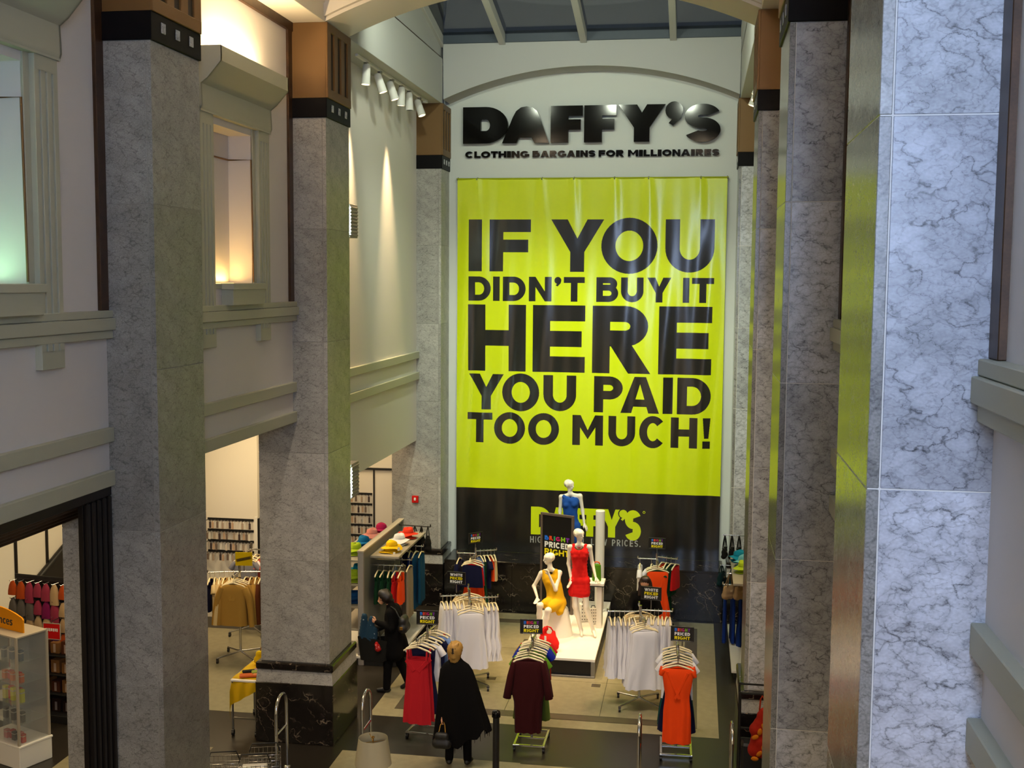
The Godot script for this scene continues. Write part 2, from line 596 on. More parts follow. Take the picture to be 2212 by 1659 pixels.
func build_structure() -> void:
	# floor: dark terrazzo with pale fields let into it
	var fl := sroot("floor", "terrazzo floor of pale fields framed by dark bands")
	ob("floor_slab", B(V(-12.2, -0.3, -24.3), V(6.2, 0, 1.8)), M.floor_dark, fl)
	var fields := [
		[-4.88, -4.56, -22.62, -16.80], [0.13, 0.45, -22.62, -16.80], [-4.56, 0.13, -17.12, -16.80], [-4.56, 0.13, -22.62, -22.22],
		[-9.2, -6.3, -20.6, -16.55], [-8.6, -6.72, -15.2, -13.2], [-4.87, -2.3, -15.43, -12.0], [-2.3, 0.3, -15.40, -12.0]]
	for q in fields:
		ob("pale_field", B(V(q[0], -0.01, q[2]), V(q[1], 0.003, q[3])), M.floor_light, fl)
	var xs := [-4.34, -2.85, -1.36, -0.09]
	var zs := [-21.98, -20.42, -18.86, -17.36]
	for i in 3:
		for j in 3:
			ob("pale_slab", B(V(xs[i] + 0.004, -0.01, zs[j] + 0.004), V(xs[i + 1] - 0.004, 0.003, zs[j + 1] - 0.004)), M.floor_light, fl)
	for q in [[-3.62, -20.48], [-2.28, -18.02], [-1.53, -18.72], [-0.4, -20.9], [-3.3, -18.75], [-3.0, -20.9]]:
		ob("inlay", B(V(q[0] - 0.075, -0.01, q[1] - 0.075), V(q[0] + 0.075, 0.0045, q[1] + 0.075)), M.floor_mid, fl)
	for q in [[-4.56, -4.34, -22.2, -17.14], [-0.09, 0.13, -22.2, -17.14], [-4.34, -0.09, -17.35, -17.14], [-4.34, -0.09, -22.2, -21.99]]:
		ob("dark_band", B(V(q[0], -0.01, q[2]), V(q[1], 0.0025, q[3])), M.floor_mid, fl)
	# enclosing shell
	struct("wall_rear", rear_wall(), M.plaster, "white rear wall of the mezzanine")
	struct("mezzanine_floor", B(V(-5.9, 4.85, -2.4), V(1.2, 5.05, 1.5)), M.floor_mid)
	struct("wall_outer_left", B(V(-12.2, 0, -24.3), V(-12.0, 4.95, 1.8)), M.cream, "cream outer wall of the left aisle")
	struct("wall_outer_right", B(V(6.0, 0, -24.3), V(6.2, 4.95, 1.8)), M.cream)
	struct("wall_aisle_end_left", B(V(-12.0, 0, -24.3), V(-5.15, 4.95, -24.05)), M.cream, "cream end wall of the left aisle")
	struct("wall_aisle_end_right", B(V(0.75, 0, -24.3), V(6.0, 4.95, -24.05)), M.cream)
	struct("ceiling_aisle_left", B(V(-12.0, 4.75, -24.3), V(-5.93, 4.95, 1.8)), M.cream)
	struct("ceiling_aisle_right", B(V(1.56, 4.75, -24.3), V(6.0, 4.95, 1.8)), M.cream)
	struct("ceiling", B(V(-6.2, 10.75, -15.62), V(1.85, 10.95, 1.7)), M.cream, "cream ceiling of the front hall")
	# beams between the capitals, in front of the arch
	for sd in [-1, 1]:
		var a: float = HL if sd < 0 else HR
		var b: float = WL - 0.3 if sd < 0 else WR + 0.3
		struct("trim_beam", B(V(minf(a, b), CAP, -15.6), V(maxf(a, b), 10.76, 1.6), 0.004), M.cream)
		var x0 := HL - PW if sd < 0 else HR
		var x1 := HL if sd < 0 else HR + PW
		struct("trim_entablature", B(V(x0, CAP, -23.0), V(x1, 11.09, -16.66), 0.006), M.plaster_grey, "pale grey beam over the track lights")
		struct("wall_skylight_curb", B(V(x0, 11.13, -23.3), V(x1 + (-0.05 if sd < 0 else 0.0), 13.3, -16.6), 0.004), M.plaster_grey)
		struct("trim_shadow_gap", B(V(x0, 11.08, -23.0), V(x1 - 0.04, 11.14, -16.7)), M.bronze_dark)
	# transverse arch
	var p := arc_pts(HL - 0.02, HR + 0.02, CAP, 0.64)
	p.append_array(PackedVector2Array([Vector2(HR + 0.9, CAP), Vector2(HR + 0.9, 13.3), Vector2(HL - 0.9, 13.3), Vector2(HL - 0.9, CAP)]))
	var g := MB.new()
	g.prism(p, -16.66, -15.6)
	var ar := struct("trim_arch", g, M.cream, "shallow cream arch spanning the hall")
	var q := arc_pts(HL - 0.02, HR + 0.02, CAP + 0.05, 0.64)
	var up := arc_pts(HL - 0.02, HR + 0.02, CAP + 0.23, 0.64)
	up.reverse()
	q.append_array(up)
	g = MB.new()
	g.prism(q, -15.6, -15.53)
	ob("archivolt", g, M.cream, ar)
	# end wall with its arched sign panel
	struct("wall_end", B(V(-5.6, 0, -23.95), V(1.2, 11.4, -23.65)), M.sign_white, "white panel behind the banner and the sign letters")
	p = arc_pts(-5.1, 0.725, 10.30, 0.60)
	p.append_array(PackedVector2Array([Vector2(0.73, 11.39), Vector2(-5.105, 11.39)]))
	g = MB.new()
	g.prism(p, -23.66, -23.02)
	struct("trim_arch_end", g, M.plaster_grey, "grey spandrel with a shallow arch over the sign")
	ob_ledge()
	skylight()
	for q2 in [[-10.4, PD], [-15.6, PD], [-22.9, 0.76]]:
		var who: String = {-10.4: "nearest pillar on the left, its capital cut by the photo's top edge", -15.6: "middle pillar on the left with a black marble plinth on the floor", -22.9: "far left pillar beside the yellow banner, with a red alarm box"}[q2[0]]
		pillar("veined grey marble pillar, " + who, -1, q2[0], q2[1])
	for q3 in [[-5.1, PD], [-10.4, PD], [-15.6, PD], [-22.9, 0.76]]:
		var who2: String = {-5.1: "nearest one on the right, pale blue and filling the right edge", -10.4: "second from the right edge, dark grey", -15.6: "third from the right edge with an orange-brown capital", -22.9: "slim far right one beside the yellow banner"}[q3[0]]
		pillar("veined marble pillar, " + who2, 1, q3[0], q3[1])

func ob_ledge() -> void:
	var r := thing("marble_ledge", "black veined marble ledge running below the banner", "ledge", V(-2.19, 0, -23.1))
	for k in 4:
		var x := -2.8 + k * 1.4
		ob("front_slab", B(V(x + 0.002, 0, 0.36), V(x + 1.398, 0.985, 0.40), 0.003), M.black_marble, r)
		ob("top_slab", B(V(x + 0.002, 0.985, -0.53), V(x + 1.398, 1.03, 0.41), 0.004), M.black_marble, r)
	ob("core", B(V(-2.8, 0, -0.52), V(2.8, 0.984, 0.358)), M.black, r)

func skylight() -> void:
	var r := sroot("window_1", "dark glazed skylight with pale rafters over the far bay")
	var xs := [-5.16, -3.91, -2.30, -0.565, 0.78]
	var ya := 11.52
	var yb := 12.9
	var za := -23.1
	var zb := -16.62
	var d := V(0, yb - ya, zb - za)
	var bs := Basis(V(1, 0, 0), d.cross(V(1, 0, 0)).normalized(), d.normalized())
	for k in 4:
		var g := MB.new()
		g.box(V((xs[k] + xs[k + 1]) / 2, (ya + yb) / 2, (za + zb) / 2), V(xs[k + 1] - xs[k] - 0.01, 0.012, d.length()), bs)
		ob("pane", g, M.sky_glass, r)
	for k in 5:
		var g := MB.new()
		g.cbox(V(xs[k], (ya + yb) / 2 - 0.1, (za + zb) / 2), V(0.13, 0.2, d.length()), 0.008, bs)
		ob("rafter", g, M.plaster_grey, r)
	ob("sill_beam", B(V(-5.12, 11.38, -23.2), V(0.74, 11.60, -22.98), 0.005), M.slate, r)
	var g2 := MB.new()
	g2.box(V(-2.19, 12.3, -20.1), V(5.9, 0.05, 0.08), bs)
	ob("purlin", g2, M.slate, r)

func rear_wall() -> MB:
	var g := MB.new()
	g.span(V(-12, 0, 1.55), V(6, 6.3, 1.75))
	g.span(V(-6.2, 9.5, 1.55), V(1.9, 10.9, 1.75))
	g.span(V(-6.2, 6.3, 1.55), V(0.1, 9.5, 1.75))
	g.span(V(1.8, 6.3, 1.55), V(1.9, 9.5, 1.75))
	return g

func pilaster(zn: float, zf: float, parent: Node3D) -> void:
	# body proud of the wall, three grooves between four reeds
	var r := Node3D.new()
	r.name = "pilaster"
	parent.add_child(r, true)
	ob("pilaster_body", B(V(WL - 0.01, 5.9, zf), V(WL + 0.025, 8.62, zn), 0.003), M.trim, r)
	ob("top_block", B(V(WL + 0.02, 8.45, zf), V(WL + 0.066, 8.62, zn), 0.003), M.trim, r)
	ob("bottom_block", B(V(WL + 0.02, 5.9, zf), V(WL + 0.066, 6.06, zn), 0.003), M.trim, r)
	var gap := 0.028
	var w := (zn - zf - 3 * gap) / 4
	for k in 4:
		var z0 := zf + k * (w + gap)
		ob("reed", B(V(WL + 0.02, 6.05, z0), V(WL + 0.066, 8.46, z0 + w), 0.003), M.trim, r)

func wall_window(n: int, zc: float, label: String, lamp: Color, e: float) -> void:
	var r := sroot("window_%d" % n, label)
	var z0 := zc - 0.61
	var z1 := zc + 0.61
	ob("niche_back", B(V(WL - 0.34, 6.6, z0 - 0.05), V(WL - 0.31, 8.5, z1 + 0.05)), M.plaster, r)
	pilaster(z0 - 0.09, z0 - 0.45, r)
	pilaster(z1 + 0.45, z1 + 0.09, r)
	for zz in [z0 - 0.09, z1]:
		ob("jamb_fillet", B(V(WL - 0.01, 6.4, zz), V(WL + 0.018, 8.6, zz + 0.09), 0.003), M.trim, r)
	# coved hood leaning out from the wall, open at the top
	var prof := [Vector2(0.085, 8.60), Vector2(0.085, 8.60), Vector2(0.10, 8.64), Vector2(0.09, 8.88), Vector2(0.09, 8.88), Vector2(0.17, 8.94), Vector2(0.33, 9.12), Vector2(0.33, 9.12), Vector2(0.33, 9.29), Vector2(0.33, 9.29), Vector2(0.29, 9.29), Vector2(0.29, 9.29), Vector2(0.29, 9.12), Vector2(0.06, 8.85)]
	var pts := PackedVector3Array()
	for q in prof:
		pts.append(V(WL + q.x, q.y, zc + 1.085))
		pts.append(V(WL + q.x, q.y, zc - 1.085))
	var g := MB.new()
	g.surf(2, prof.size(), pts, false)
	for sg in [-1, 1]:
		var z: float = zc + 1.085 * sg
		var side := [V(WL, 8.60, z), V(WL + 0.085, 8.60, z), V(WL + 0.10, 8.64, z), V(WL + 0.09, 8.88, z), V(WL + 0.17, 8.94, z), V(WL + 0.33, 9.12, z), V(WL + 0.33, 9.29, z), V(WL, 9.29, z)]
		var pl := PackedVector2Array()
		for q in side:
			pl.append(Vector2(q.x, q.y))
		g.prism(pl, minf(z, z - 0.03 * sg), maxf(z, z - 0.03 * sg))
	g.span(V(WL, 8.58, zc - 1.085), V(WL + 0.085, 8.62, zc + 1.085))
	ob("hood", g, M.trim, r)
	ob("sill", B(V(WL - 0.3, 6.58, z0), V(WL + 0.02, 6.64, z1), 0.004), M.trim, r)
	ob("sill_block", B(V(WL, 6.38, z0), V(WL + 0.15, 6.60, z1 - 0.22), 0.006), M.trim, r)
	ob("sill_cap", B(V(WL, 6.57, z0 - 0.03), V(WL + 0.17, 6.645, z1 - 0.19), 0.006), M.trim, r)
	g = MB.new()
	var xb := WL - 0.30
	g.tube([V(xb, 8.2, z1), V(xb, 8.2, z0 + 0.012), V(WL, 8.2, z0 + 0.012), V(WL + 0.015, 6.66, z0 + 0.012)], 0.011, 6)
	ob("copper_bead", g, M.bronze, r)
	# the small strip lamp lying on the niche floor
	var f := glow(lamp, 3.0)
	ob("lamp_strip", B(V(WL - 0.27, 6.636, zc - 0.5), V(WL - 0.21, 6.646, zc + 0.5), 0.002), f, r)
	area("niche_light", V(WL - 0.24, 6.655, zc), V(WL - 0.24, 8, zc), Vector2(0.05, 1.0), lamp, e, r)

func wall_bay(side: int, zn: float, zf: float, bottom: float, wz := 0.0) -> void:
	var inn := float(-side)
	var x := WL if side < 0 else WR
	var xo := x - inn * 0.33
	var r := sroot("wall_left" if side < 0 else "wall_right", "white upper wall between marble pillars with projecting mouldings")
	var g := MB.new()
	if wz != 0.0:
		var a := wz - 0.61
		var b := wz + 0.61
		g.span(V(xo, bottom, zf), V(x, 6.6, zn))
		g.span(V(xo, 8.5, zf), V(x, 10.3, zn))
		g.span(V(xo, 6.6, zf), V(x, 8.5, a))
		g.span(V(xo, 6.6, b), V(x, 8.5, zn))
	else:
		g.span(V(xo, bottom, zf), V(x, 10.3, zn))
	ob("plaster", g, M.plaster, r)
	var bands := [[5.117, 5.257, 0.06], [4.69, 4.838, 0.06]]
	for q in bands:
		ob("moulding", B(V(x - inn * 0.01, q[0], zf), V(x + inn * q[2], q[1], zn), 0.006), M.trim, r)
	if bottom > 4.0:
		ob("sill_moulding", B(V(x - inn * 0.01, 6.20, zf), V(x + inn * 0.10, 6.315, zn), 0.006), M.trim, r)
		ob("sill_moulding_top", B(V(x - inn * 0.01, 6.318, zf), V(x + inn * 0.075, 6.388, zn), 0.006), M.trim, r)
		ob("sill_moulding_foot", B(V(x - inn * 0.01, 6.12, zf), V(x + inn * 0.07, 6.198, zn), 0.006), M.trim, r)
		for z in [zf, zn - 0.15]:
			ob("bronze_strip", B(V(x - inn * 0.01, 6.39, z), V(x + inn * 0.035, CAP, z + 0.15), 0.004), M.bronze_dark, r)
		ob("bronze_cornice", B(V(x - inn * 0.01, 10.09, zf), V(x + inn * 0.05, CAP + 0.005, zn), 0.004), M.bronze_dark, r)

func build_walls() -> void:
	wall_bay(-1, 1.5, -10.4, 4.69, -8.475)
	wall_bay(-1, -11.47, -15.6, 4.69, -13.54)
	wall_bay(-1, -16.67, -22.9, 3.43)
	wall_bay(1, 1.5, -5.1, 4.69)
	wall_bay(1, -6.17, -10.4, 4.69)
	wall_bay(1, -11.47, -15.6, 4.69)
	wall_bay(1, -16.67, -22.9, 3.43)
	wall_window(2, -8.475, "tall window niche with fluted frame glowing pale green inside", Color(0.72, 1.0, 0.78), 0.42)
	wall_window(3, -13.54, "tall window niche with fluted frame glowing warm amber inside", Color(1.0, 0.80, 0.46), 0.9)
	# uplight hidden in the hood over the amber niche
	var up := thing("hood_uplight", "lamp hidden in the hood above the amber niche, washing the wall", "lamp", V(WL + 0.17, 9.10, -13.54))
	ob("trough", B(V(-0.06, 0, -0.7), V(0.06, 0.05, 0.7), 0.004), M.white, up)
	ob("tube_lamp", B(V(-0.03, 0.05, -0.65), V(0.03, 0.075, 0.65), 0.004), glow(Color(1, 0.8, 0.5), 4.0), up)
	area("hood_light", V(WL + 0.17, 9.20, -13.5), V(WL + 0.09, 10.2, -13.5), Vector2(0.06, 1.5), Color(1.0, 0.87, 0.66), 7.5, self)
	# dark bronze portal of the left shop opening
	var p := sroot("door_1", "dark fluted bronze portal of the left shop opening")
	ob("lintel", B(V(WL - 0.33, 4.59, -10.39), V(WL + 0.02, 4.69, 1.5), 0.006), M.portal, p)
	for k in 4:
		ob("header_rib", B(V(WL - 0.33, 4.54 - k * 0.055, -10.39), V(WL - 0.05 - k * 0.07, 4.588 - k * 0.055, 1.5), 0.008), M.bronze_dark, p)
	ob("jamb", B(V(WL - 0.05, 0, -10.38), V(WL + 0.0, 4.59, -9.88), 0.004), M.portal, p)
	for k in 5:
		ob("jamb_rib", B(V(WL - 0.01, 0, -10.37 + k * 0.1), V(WL + 0.035, 4.59, -10.305 + k * 0.1), 0.012), M.portal, p)
	ob("soffit", B(V(WL - 1.3, 4.46, -11.4), V(WL - 0.33, 4.60, 1.5), 0.004), M.bronze_dark, p)
	for k in 6:
		ob("soffit_rib", B(V(WL - 0.46 - k * 0.15, 4.40, -11.4), V(WL - 0.39 - k * 0.15, 4.47, 1.5), 0.01), M.bronze_dark, p)
# ---------- lettering ----------
func gr(x0: float, y0: float, x1: float, y1: float) -> PackedVector2Array:
	return PackedVector2Array([Vector2(x0, y0), Vector2(x1, y0), Vector2(x1, y1), Vector2(x0, y1)])

func ga(cx: float, cy: float, rx: float, ry: float, tx: float, ty: float, a0: float, a1: float, n := 14) -> PackedVector2Array:
	var p := PackedVector2Array()
	for k in n + 1:
		var a := deg_to_rad(lerpf(a0, a1, k / float(n)))
		p.append(Vector2(cx + rx * cos(a), cy + ry * sin(a)))
	for k in n + 1:
		var a := deg_to_rad(lerpf(a1, a0, k / float(n)))
		p.append(Vector2(cx + (rx - tx) * cos(a), cy + (ry - ty) * sin(a)))
	return p

func glyph(ch: String, w: float, h: float, t: float, th := -1.0) -> Array:
	if th < 0:
		th = t * 0.9
	match ch:
		"I":
			return [gr(0, 0, w, h)]
		"F":
			return [gr(0, 0, t, h), gr(t, h - th, w, h), gr(t, h * 0.52 - th * 0.62, w * 0.94, h * 0.52 + th * 0.38)]
		"E":
			return [gr(0, 0, t, h), gr(t, h - th, w, h), gr(t, 0, w, th), gr(t, h / 2 - th / 2, w * 0.94, h / 2 + th / 2)]
		"H":
			return [gr(0, 0, t, h), gr(w - t, 0, w, h), gr(t, h / 2 - th / 2, w - t, h / 2 + th / 2)]
		"T":
			return [gr(0, h - th, w, h), gr(w / 2 - t / 2, 0, w / 2 + t / 2, h - th)]
		"L":
			return [gr(0, 0, t, h), gr(t, 0, w, th)]
		"Y":
			var k := t * 1.18
			return [PackedVector2Array([Vector2(0, h), Vector2(w / 2 - t / 2, h * 0.38), Vector2(w / 2 - t / 2, 0), Vector2(w / 2 + t / 2, 0), Vector2(w / 2 + t / 2, h * 0.38), Vector2(w, h), Vector2(w - k, h), Vector2(w / 2, h * 0.38 + t * 0.95), Vector2(k, h)])]
		"O":
			return [ga(w / 2, h / 2, w / 2, h / 2, t, th, -90, 90, 20), ga(w / 2, h / 2, w / 2, h / 2, t, th, 90, 270, 20)]
		"U":
			var r := minf(w / 2, h * 0.5)
			return [gr(0, r, t, h), gr(w - t, r, w, h), ga(w / 2, r, w / 2, r, t, th, 180, 360, 20)]
		"D":
			var rx := minf(w * 0.62, maxf(h / 2, t * 1.25))
			return [gr(0, 0, t, h), gr(t, h - th, w - rx, h), gr(t, 0, w - rx, th), ga(w - rx, h / 2, rx, h / 2, t, th, -90, 90, 18)]
		"P", "R", "B":
			var yb := h * (0.36 if ch == "P" else (0.40 if ch == "R" else 0.46))
			var ry := (h - yb) / 2
			var rx := minf(w * 0.6, ry * 1.15)
			var ww := w if ch == "P" else w * 0.95
			var o := [gr(0, 0, t, h), gr(t, h - th, ww - rx, h), gr(t, yb, ww - rx, yb + th), ga(ww - rx, h - ry, rx, ry, t, th, -90, 90)]
			if ch == "R":
				o.append(PackedVector2Array([Vector2(w - t * 1.25, 0), Vector2(w, 0), Vector2(w * 0.60, yb + th * 0.5), Vector2(w * 0.60 - t * 1.1, yb + th * 0.3)]))
			if ch == "B":
				var y2 := h * 0.46 + th
				var r2 := y2 / 2
				var rx2 := minf(w * 0.6, r2 * 1.15)
				o.append(gr(t, 0, w - rx2, th))
				o.append(gr(t, y2 - th, w - rx2, y2))
				o.append(ga(w - rx2, r2, rx2, r2, t, th, -90, 90))
			return o
		"A":
			var s := t * 1.12
			var q := t * 1.2
			return [PackedVector2Array([Vector2(0, 0), Vector2(s, 0), Vector2(w / 2 + q * 0.18, h), Vector2(w / 2 - q / 2, h)]), PackedVector2Array([Vector2(w - s, 0), Vector2(w, 0), Vector2(w / 2 + q / 2, h), Vector2(w / 2 - q * 0.18, h)]), gr(w * 0.2, h * 0.18, w * 0.8, h * 0.18 + th * 0.85)]
		"M":
			return [gr(0, 0, t, h), gr(w - t, 0, w, h), PackedVector2Array([Vector2(0, h), Vector2(t * 1.05, h), Vector2(w / 2, h * 0.5), Vector2(w / 2, h * 0.2)]), PackedVector2Array([Vector2(w, h), Vector2(w / 2, h * 0.2), Vector2(w / 2, h * 0.5), Vector2(w - t * 1.05, h)])]
		"N":
			return [gr(0, 0, t, h), gr(w - t, 0, w, h), PackedVector2Array([Vector2(0, h), Vector2(t, h), Vector2(w, 0), Vector2(w - t, 0)])]
		"W":
			var s2 := t * 0.95
			var o2 := []
			for q in [[0.0, 0.27], [0.27, 0.5], [0.5, 0.73], [0.73, 1.0]]:
				var up: bool = q[0] == 0.27 or q[0] == 0.73
				var xa: float = q[0] * (w - s2)
				var xb: float = q[1] * (w - s2)
				o2.append(PackedVector2Array([Vector2(xa, 0 if up else h), Vector2(xa + s2, 0 if up else h), Vector2(xb + s2, h if up else 0), Vector2(xb, h if up else 0)]))
			return o2
		"C", "G":
			var o3 := [ga(w / 2, h / 2, w / 2, h / 2, t, th, 42, 180), ga(w / 2, h / 2, w / 2, h / 2, t, th, 180, 318)]
			if ch == "G":
				o3.append(gr(w - t, h * 0.14, w, h * 0.5))
				o3.append(gr(w * 0.52, h * 0.5 - th, w, h * 0.5))
			return o3
		"S":
			var r3 := (h + th) / 4
			return [ga(w / 2, h - r3, w / 2, r3, t, th, 25, 150), ga(w / 2, h - r3, w / 2, r3, t, th, 150, 272), ga(w / 2, r3, w / 2, r3, t, th, 92, -30), ga(w / 2, r3, w / 2, r3, t, th, -30, -155)]
		"'":
			var rr := w * 0.5
			return [ga(w / 2, h - rr, rr, rr, rr * 0.99, rr * 0.99, -90, 90, 10), ga(w / 2, h - rr, rr, rr, rr * 0.99, rr * 0.99, 90, 270, 10), PackedVector2Array([Vector2(w, h - rr), Vector2(w * 0.9, h - rr * 1.8), Vector2(w * 0.45, h - rr * 2.7), Vector2(w * 0.2, h - rr * 2.4), Vector2(w * 0.5, h - rr * 1.7), Vector2(w * 0.45, h - rr)])]
		"!":
			return [PackedVector2Array([Vector2(w * 0.22, h * 0.33), Vector2(w * 0.78, h * 0.33), Vector2(w, h), Vector2(0, h)]), gr(0.02 * w, 0, 0.98 * w, h * 0.24)]
		".":
			return [gr(0, 0, w, w)]
	return []

const LETTER_W := {"I": 0.30, "M": 1.12, "W": 1.3, "O": 1.0, "G": 0.98, "C": 0.92, "L": 0.68, "F": 0.72, "E": 0.74, "P": 0.78, "R": 0.84, "S": 0.78, "T": 0.76, "A": 0.98, ".": 0.24, "'": 0.24}

func lay(text: String, x0: float, x1: float, h: float, gap := 0.1, t := 0.24) -> Array:   # letters spaced to fill x0..x1
	var ws := []
	var tot := 0.0
	for c in text:
		var w: float = 0.45 if c == " " else LETTER_W.get(c, 0.86)
		if c == "I":
			w = t
		ws.append(w)
		tot += w + gap
	tot -= gap
	var k := (x1 - x0) / tot
	var x := x0
	var out := []
	for i in text.length():
		if text[i] != " ":
			out.append([text[i], x, x + ws[i] * k])
		x += (ws[i] + gap) * k
	return out

func fill_tri(im: Image, a: Vector2, b: Vector2, c: Vector2, col: Color) -> void:
	var y0 := maxi(int(ceil(minf(a.y, minf(b.y, c.y)) - 0.5)), 0)
	var y1 := mini(int(floor(maxf(a.y, maxf(b.y, c.y)) - 0.5)), im.get_height() - 1)
	for y in range(y0, y1 + 1):
		var yy := y + 0.5
		var lo := 1e9
		var hi := -1e9
		for e in [[a, b], [b, c], [c, a]]:
			var p: Vector2 = e[0]
			var q: Vector2 = e[1]
			if (p.y <= yy) != (q.y <= yy):
				var x := p.x + (q.x - p.x) * (yy - p.y) / (q.y - p.y)
				lo = minf(lo, x)
				hi = maxf(hi, x)
		var xa := int(ceil(lo - 0.5))
		var xb := int(floor(hi - 0.5))
		if xb >= xa:
			im.fill_rect(Rect2i(xa, y, xb - xa + 1, 1), col)

func draw_letter(im: Image, ch: String, r: Rect2, t: float, col: Color) -> void:   # r in pixels, y down
	for pl in glyph(ch, r.size.x, r.size.y, t):
		var tr := Geometry2D.triangulate_polygon(pl)
		for k in range(0, tr.size(), 3):
			var q := []
			for j in 3:
				var p: Vector2 = pl[tr[k + j]]
				q.append(Vector2(r.position.x + p.x, r.position.y + r.size.y - p.y))
			fill_tri(im, q[0], q[1], q[2], col)

func tex_of(im: Image) -> ImageTexture:
	return ImageTexture.create_from_image(im)

const LIME := Color(0.82, 0.88, 0.03)
func build_banner() -> void:
	var x0 := -4.917
	var x1 := 0.54
	var y0 := 1.03
	var y1 := 8.77
	var W := 1280
	var H := int(W * (y1 - y0) / (x1 - x0))
	var k := W / (x1 - x0)
	var im := Image.create(W, H, false, Image.FORMAT_RGB8)
	im.fill(LIME)
	var ink := Color(0.10, 0.095, 0.09)
	im.fill_rect(Rect2i(0, int((y1 - 2.374) * k), W, H), ink)
	var rows := [
		[6.888, 7.948, 0.285, "IFYOU", [-4.675, -4.395, -4.24, -3.386, -2.968, -1.892, -1.943, -0.814, -0.657, 0.313]],
		[6.285, 6.784, 0.135, "DIDN'TBUYIT", [-4.673, -4.212, -4.161, -4.023, -3.952, -3.484, -3.417, -2.948, -2.89, -2.748, -2.695, -2.271, -2.032, -1.587, -1.532, -1.078, -1.004, -0.526, -0.291, -0.165, -0.111, 0.322]],
		[4.835, 6.208, 0.36, "HERE", [-4.681, -3.471, -3.327, -2.25, -2.1, -0.912, -0.756, 0.301]],
		[4.03, 4.771, 0.195, "YOUPAID", [-4.664, -3.928, -3.958, -3.183, -3.095, -2.418, -2.054, -1.464, -1.505, -0.721, -0.65, -0.455, -0.363, 0.308]],
		[3.338, 3.962, 0.16, "TOOMUCH!", [-4.689, -4.163, -4.124, -3.473, -3.408, -2.765, -2.489, -1.854, -1.746, -1.2, -1.116, -0.565, -0.48, 0.054, 0.158, 0.313]]]
	for r in rows:
		for i in r[3].length():
			var over: float = 0.03 * (r[1] - r[0]) if r[3][i] in "OC" else 0.0
			var a: float = r[4][2 * i]
			var b: float = r[4][2 * i + 1]
			draw_letter(im, r[3][i], Rect2((a - x0) * k, (y1 - r[1] - over) * k, (b - a) * k, (r[1] - r[0] + 2 * over) * k), r[2] * k, ink)
	var d := [["D", -3.33, -2.90], ["A", -2.945, -2.47], ["F", -2.465, -2.165], ["F", -2.175, -1.90], ["Y", -1.90, -1.40], ["'", -1.50, -1.33], ["S", -1.379, -1.046]]
	for q in d:
		var dy := 0.05 if q[0] == "S" else 0.0
		if q[0] == "'":
			draw_letter(im, "'", Rect2((q[1] - 0.02 - x0) * k, (y1 - 2.045) * k, (q[2] - q[1] + 0.04) * k, 0.6 * k), 10, ink)
		draw_letter(im, q[0], Rect2((q[1] - x0) * k, (y1 - 2.02) * k, (q[2] - q[1]) * k, (0.585 + dy) * k), (0.15 if q[0] in "FY" else 0.17) * k, LIME)
	draw_letter(im, "O", Rect2((-1.017 - x0) * k, (y1 - 2.012) * k, 0.055 * k, 0.055 * k), 0.012 * k, LIME)
	for q in lay("HIGH FASHION. LOW PRICES.", -3.343, -1.05, 0.13, 0.34, 0.16):
		draw_letter(im, q[0], Rect2((q[1] - x0) * k, (y1 - 1.395) * k, (q[2] - q[1]) * k, 0.135 * k), 0.022 * k, Color(0.62, 0.62, 0.60))
	var m := mat(Color.WHITE, 0.22, 0.0, 0.6)
	m.albedo_texture = tex_of(im)
	var g := MB.new()
	var nu := 121
	var nv := 61
	var pts := PackedVector3Array()
	for j in nv:
		var v := j / (nv - 1.0)
		for i in nu:
			var u := i / (nu - 1.0)
			var x := lerpf(x0, x1, u)
			var edge: float = 0.35 + 0.65 * pow(absf(u - 0.5) * 2, 1.5)
			var hang: float = 0.25 + 0.75 * sin(PI * clampf(v, 0.05, 1.0))
			var z: float = 0.020 * edge * hang * (sin(u * 41 + 3.0 * sin(v * 3.1 + 1.0)) + 0.6 * sin(u * 83 - v * 4.0 + 1.7) + 0.35 * sin(u * 17 + v * 7))
			z += 0.012 * sin(v * 9 + u * 5) * hang
			for q in [0.075, 0.32, 0.44, 0.59, 0.715, 0.905]:   # tension folds below each tie
				var w: float = 0.012 + (1 - v) * 0.09
				z += 0.020 * exp(-pow((u - q - (1 - v) * 0.04) / w, 2.0)) * clampf(1 - (1 - v) * 1.8, 0, 1)
			pts.append(V(x, lerpf(y0, y1, v), -23.56 + z))
	g.surf(nu, nv, pts, false)
	var r := thing("vinyl_banner", "tall lime yellow vinyl banner reading IF YOU DIDN'T BUY IT HERE YOU PAID TOO MUCH!", "banner", Vector3.ZERO)
	ob("sheet", g, m, r)
	g = MB.new()
	g.tube([V(x0 - 0.02, y1, -23.57), V(x1 + 0.02, y1, -23.57)], 0.02, 8)
	ob("top_rod", g, cloth(Color(0.62, 0.66, 0.10)), r)
	for q in [0.0, 0.075, 0.32, 0.44, 0.59, 0.715, 0.905, 1.0]:
		var t := MB.new()
		t.cyl(V(lerpf(x0, x1, q), y1 + 0.03, -23.645), V(lerpf(x0, x1, q), y1 - 0.015, -23.53), 0.014, -1, 6)
		ob("tie", t, M.steel, r)

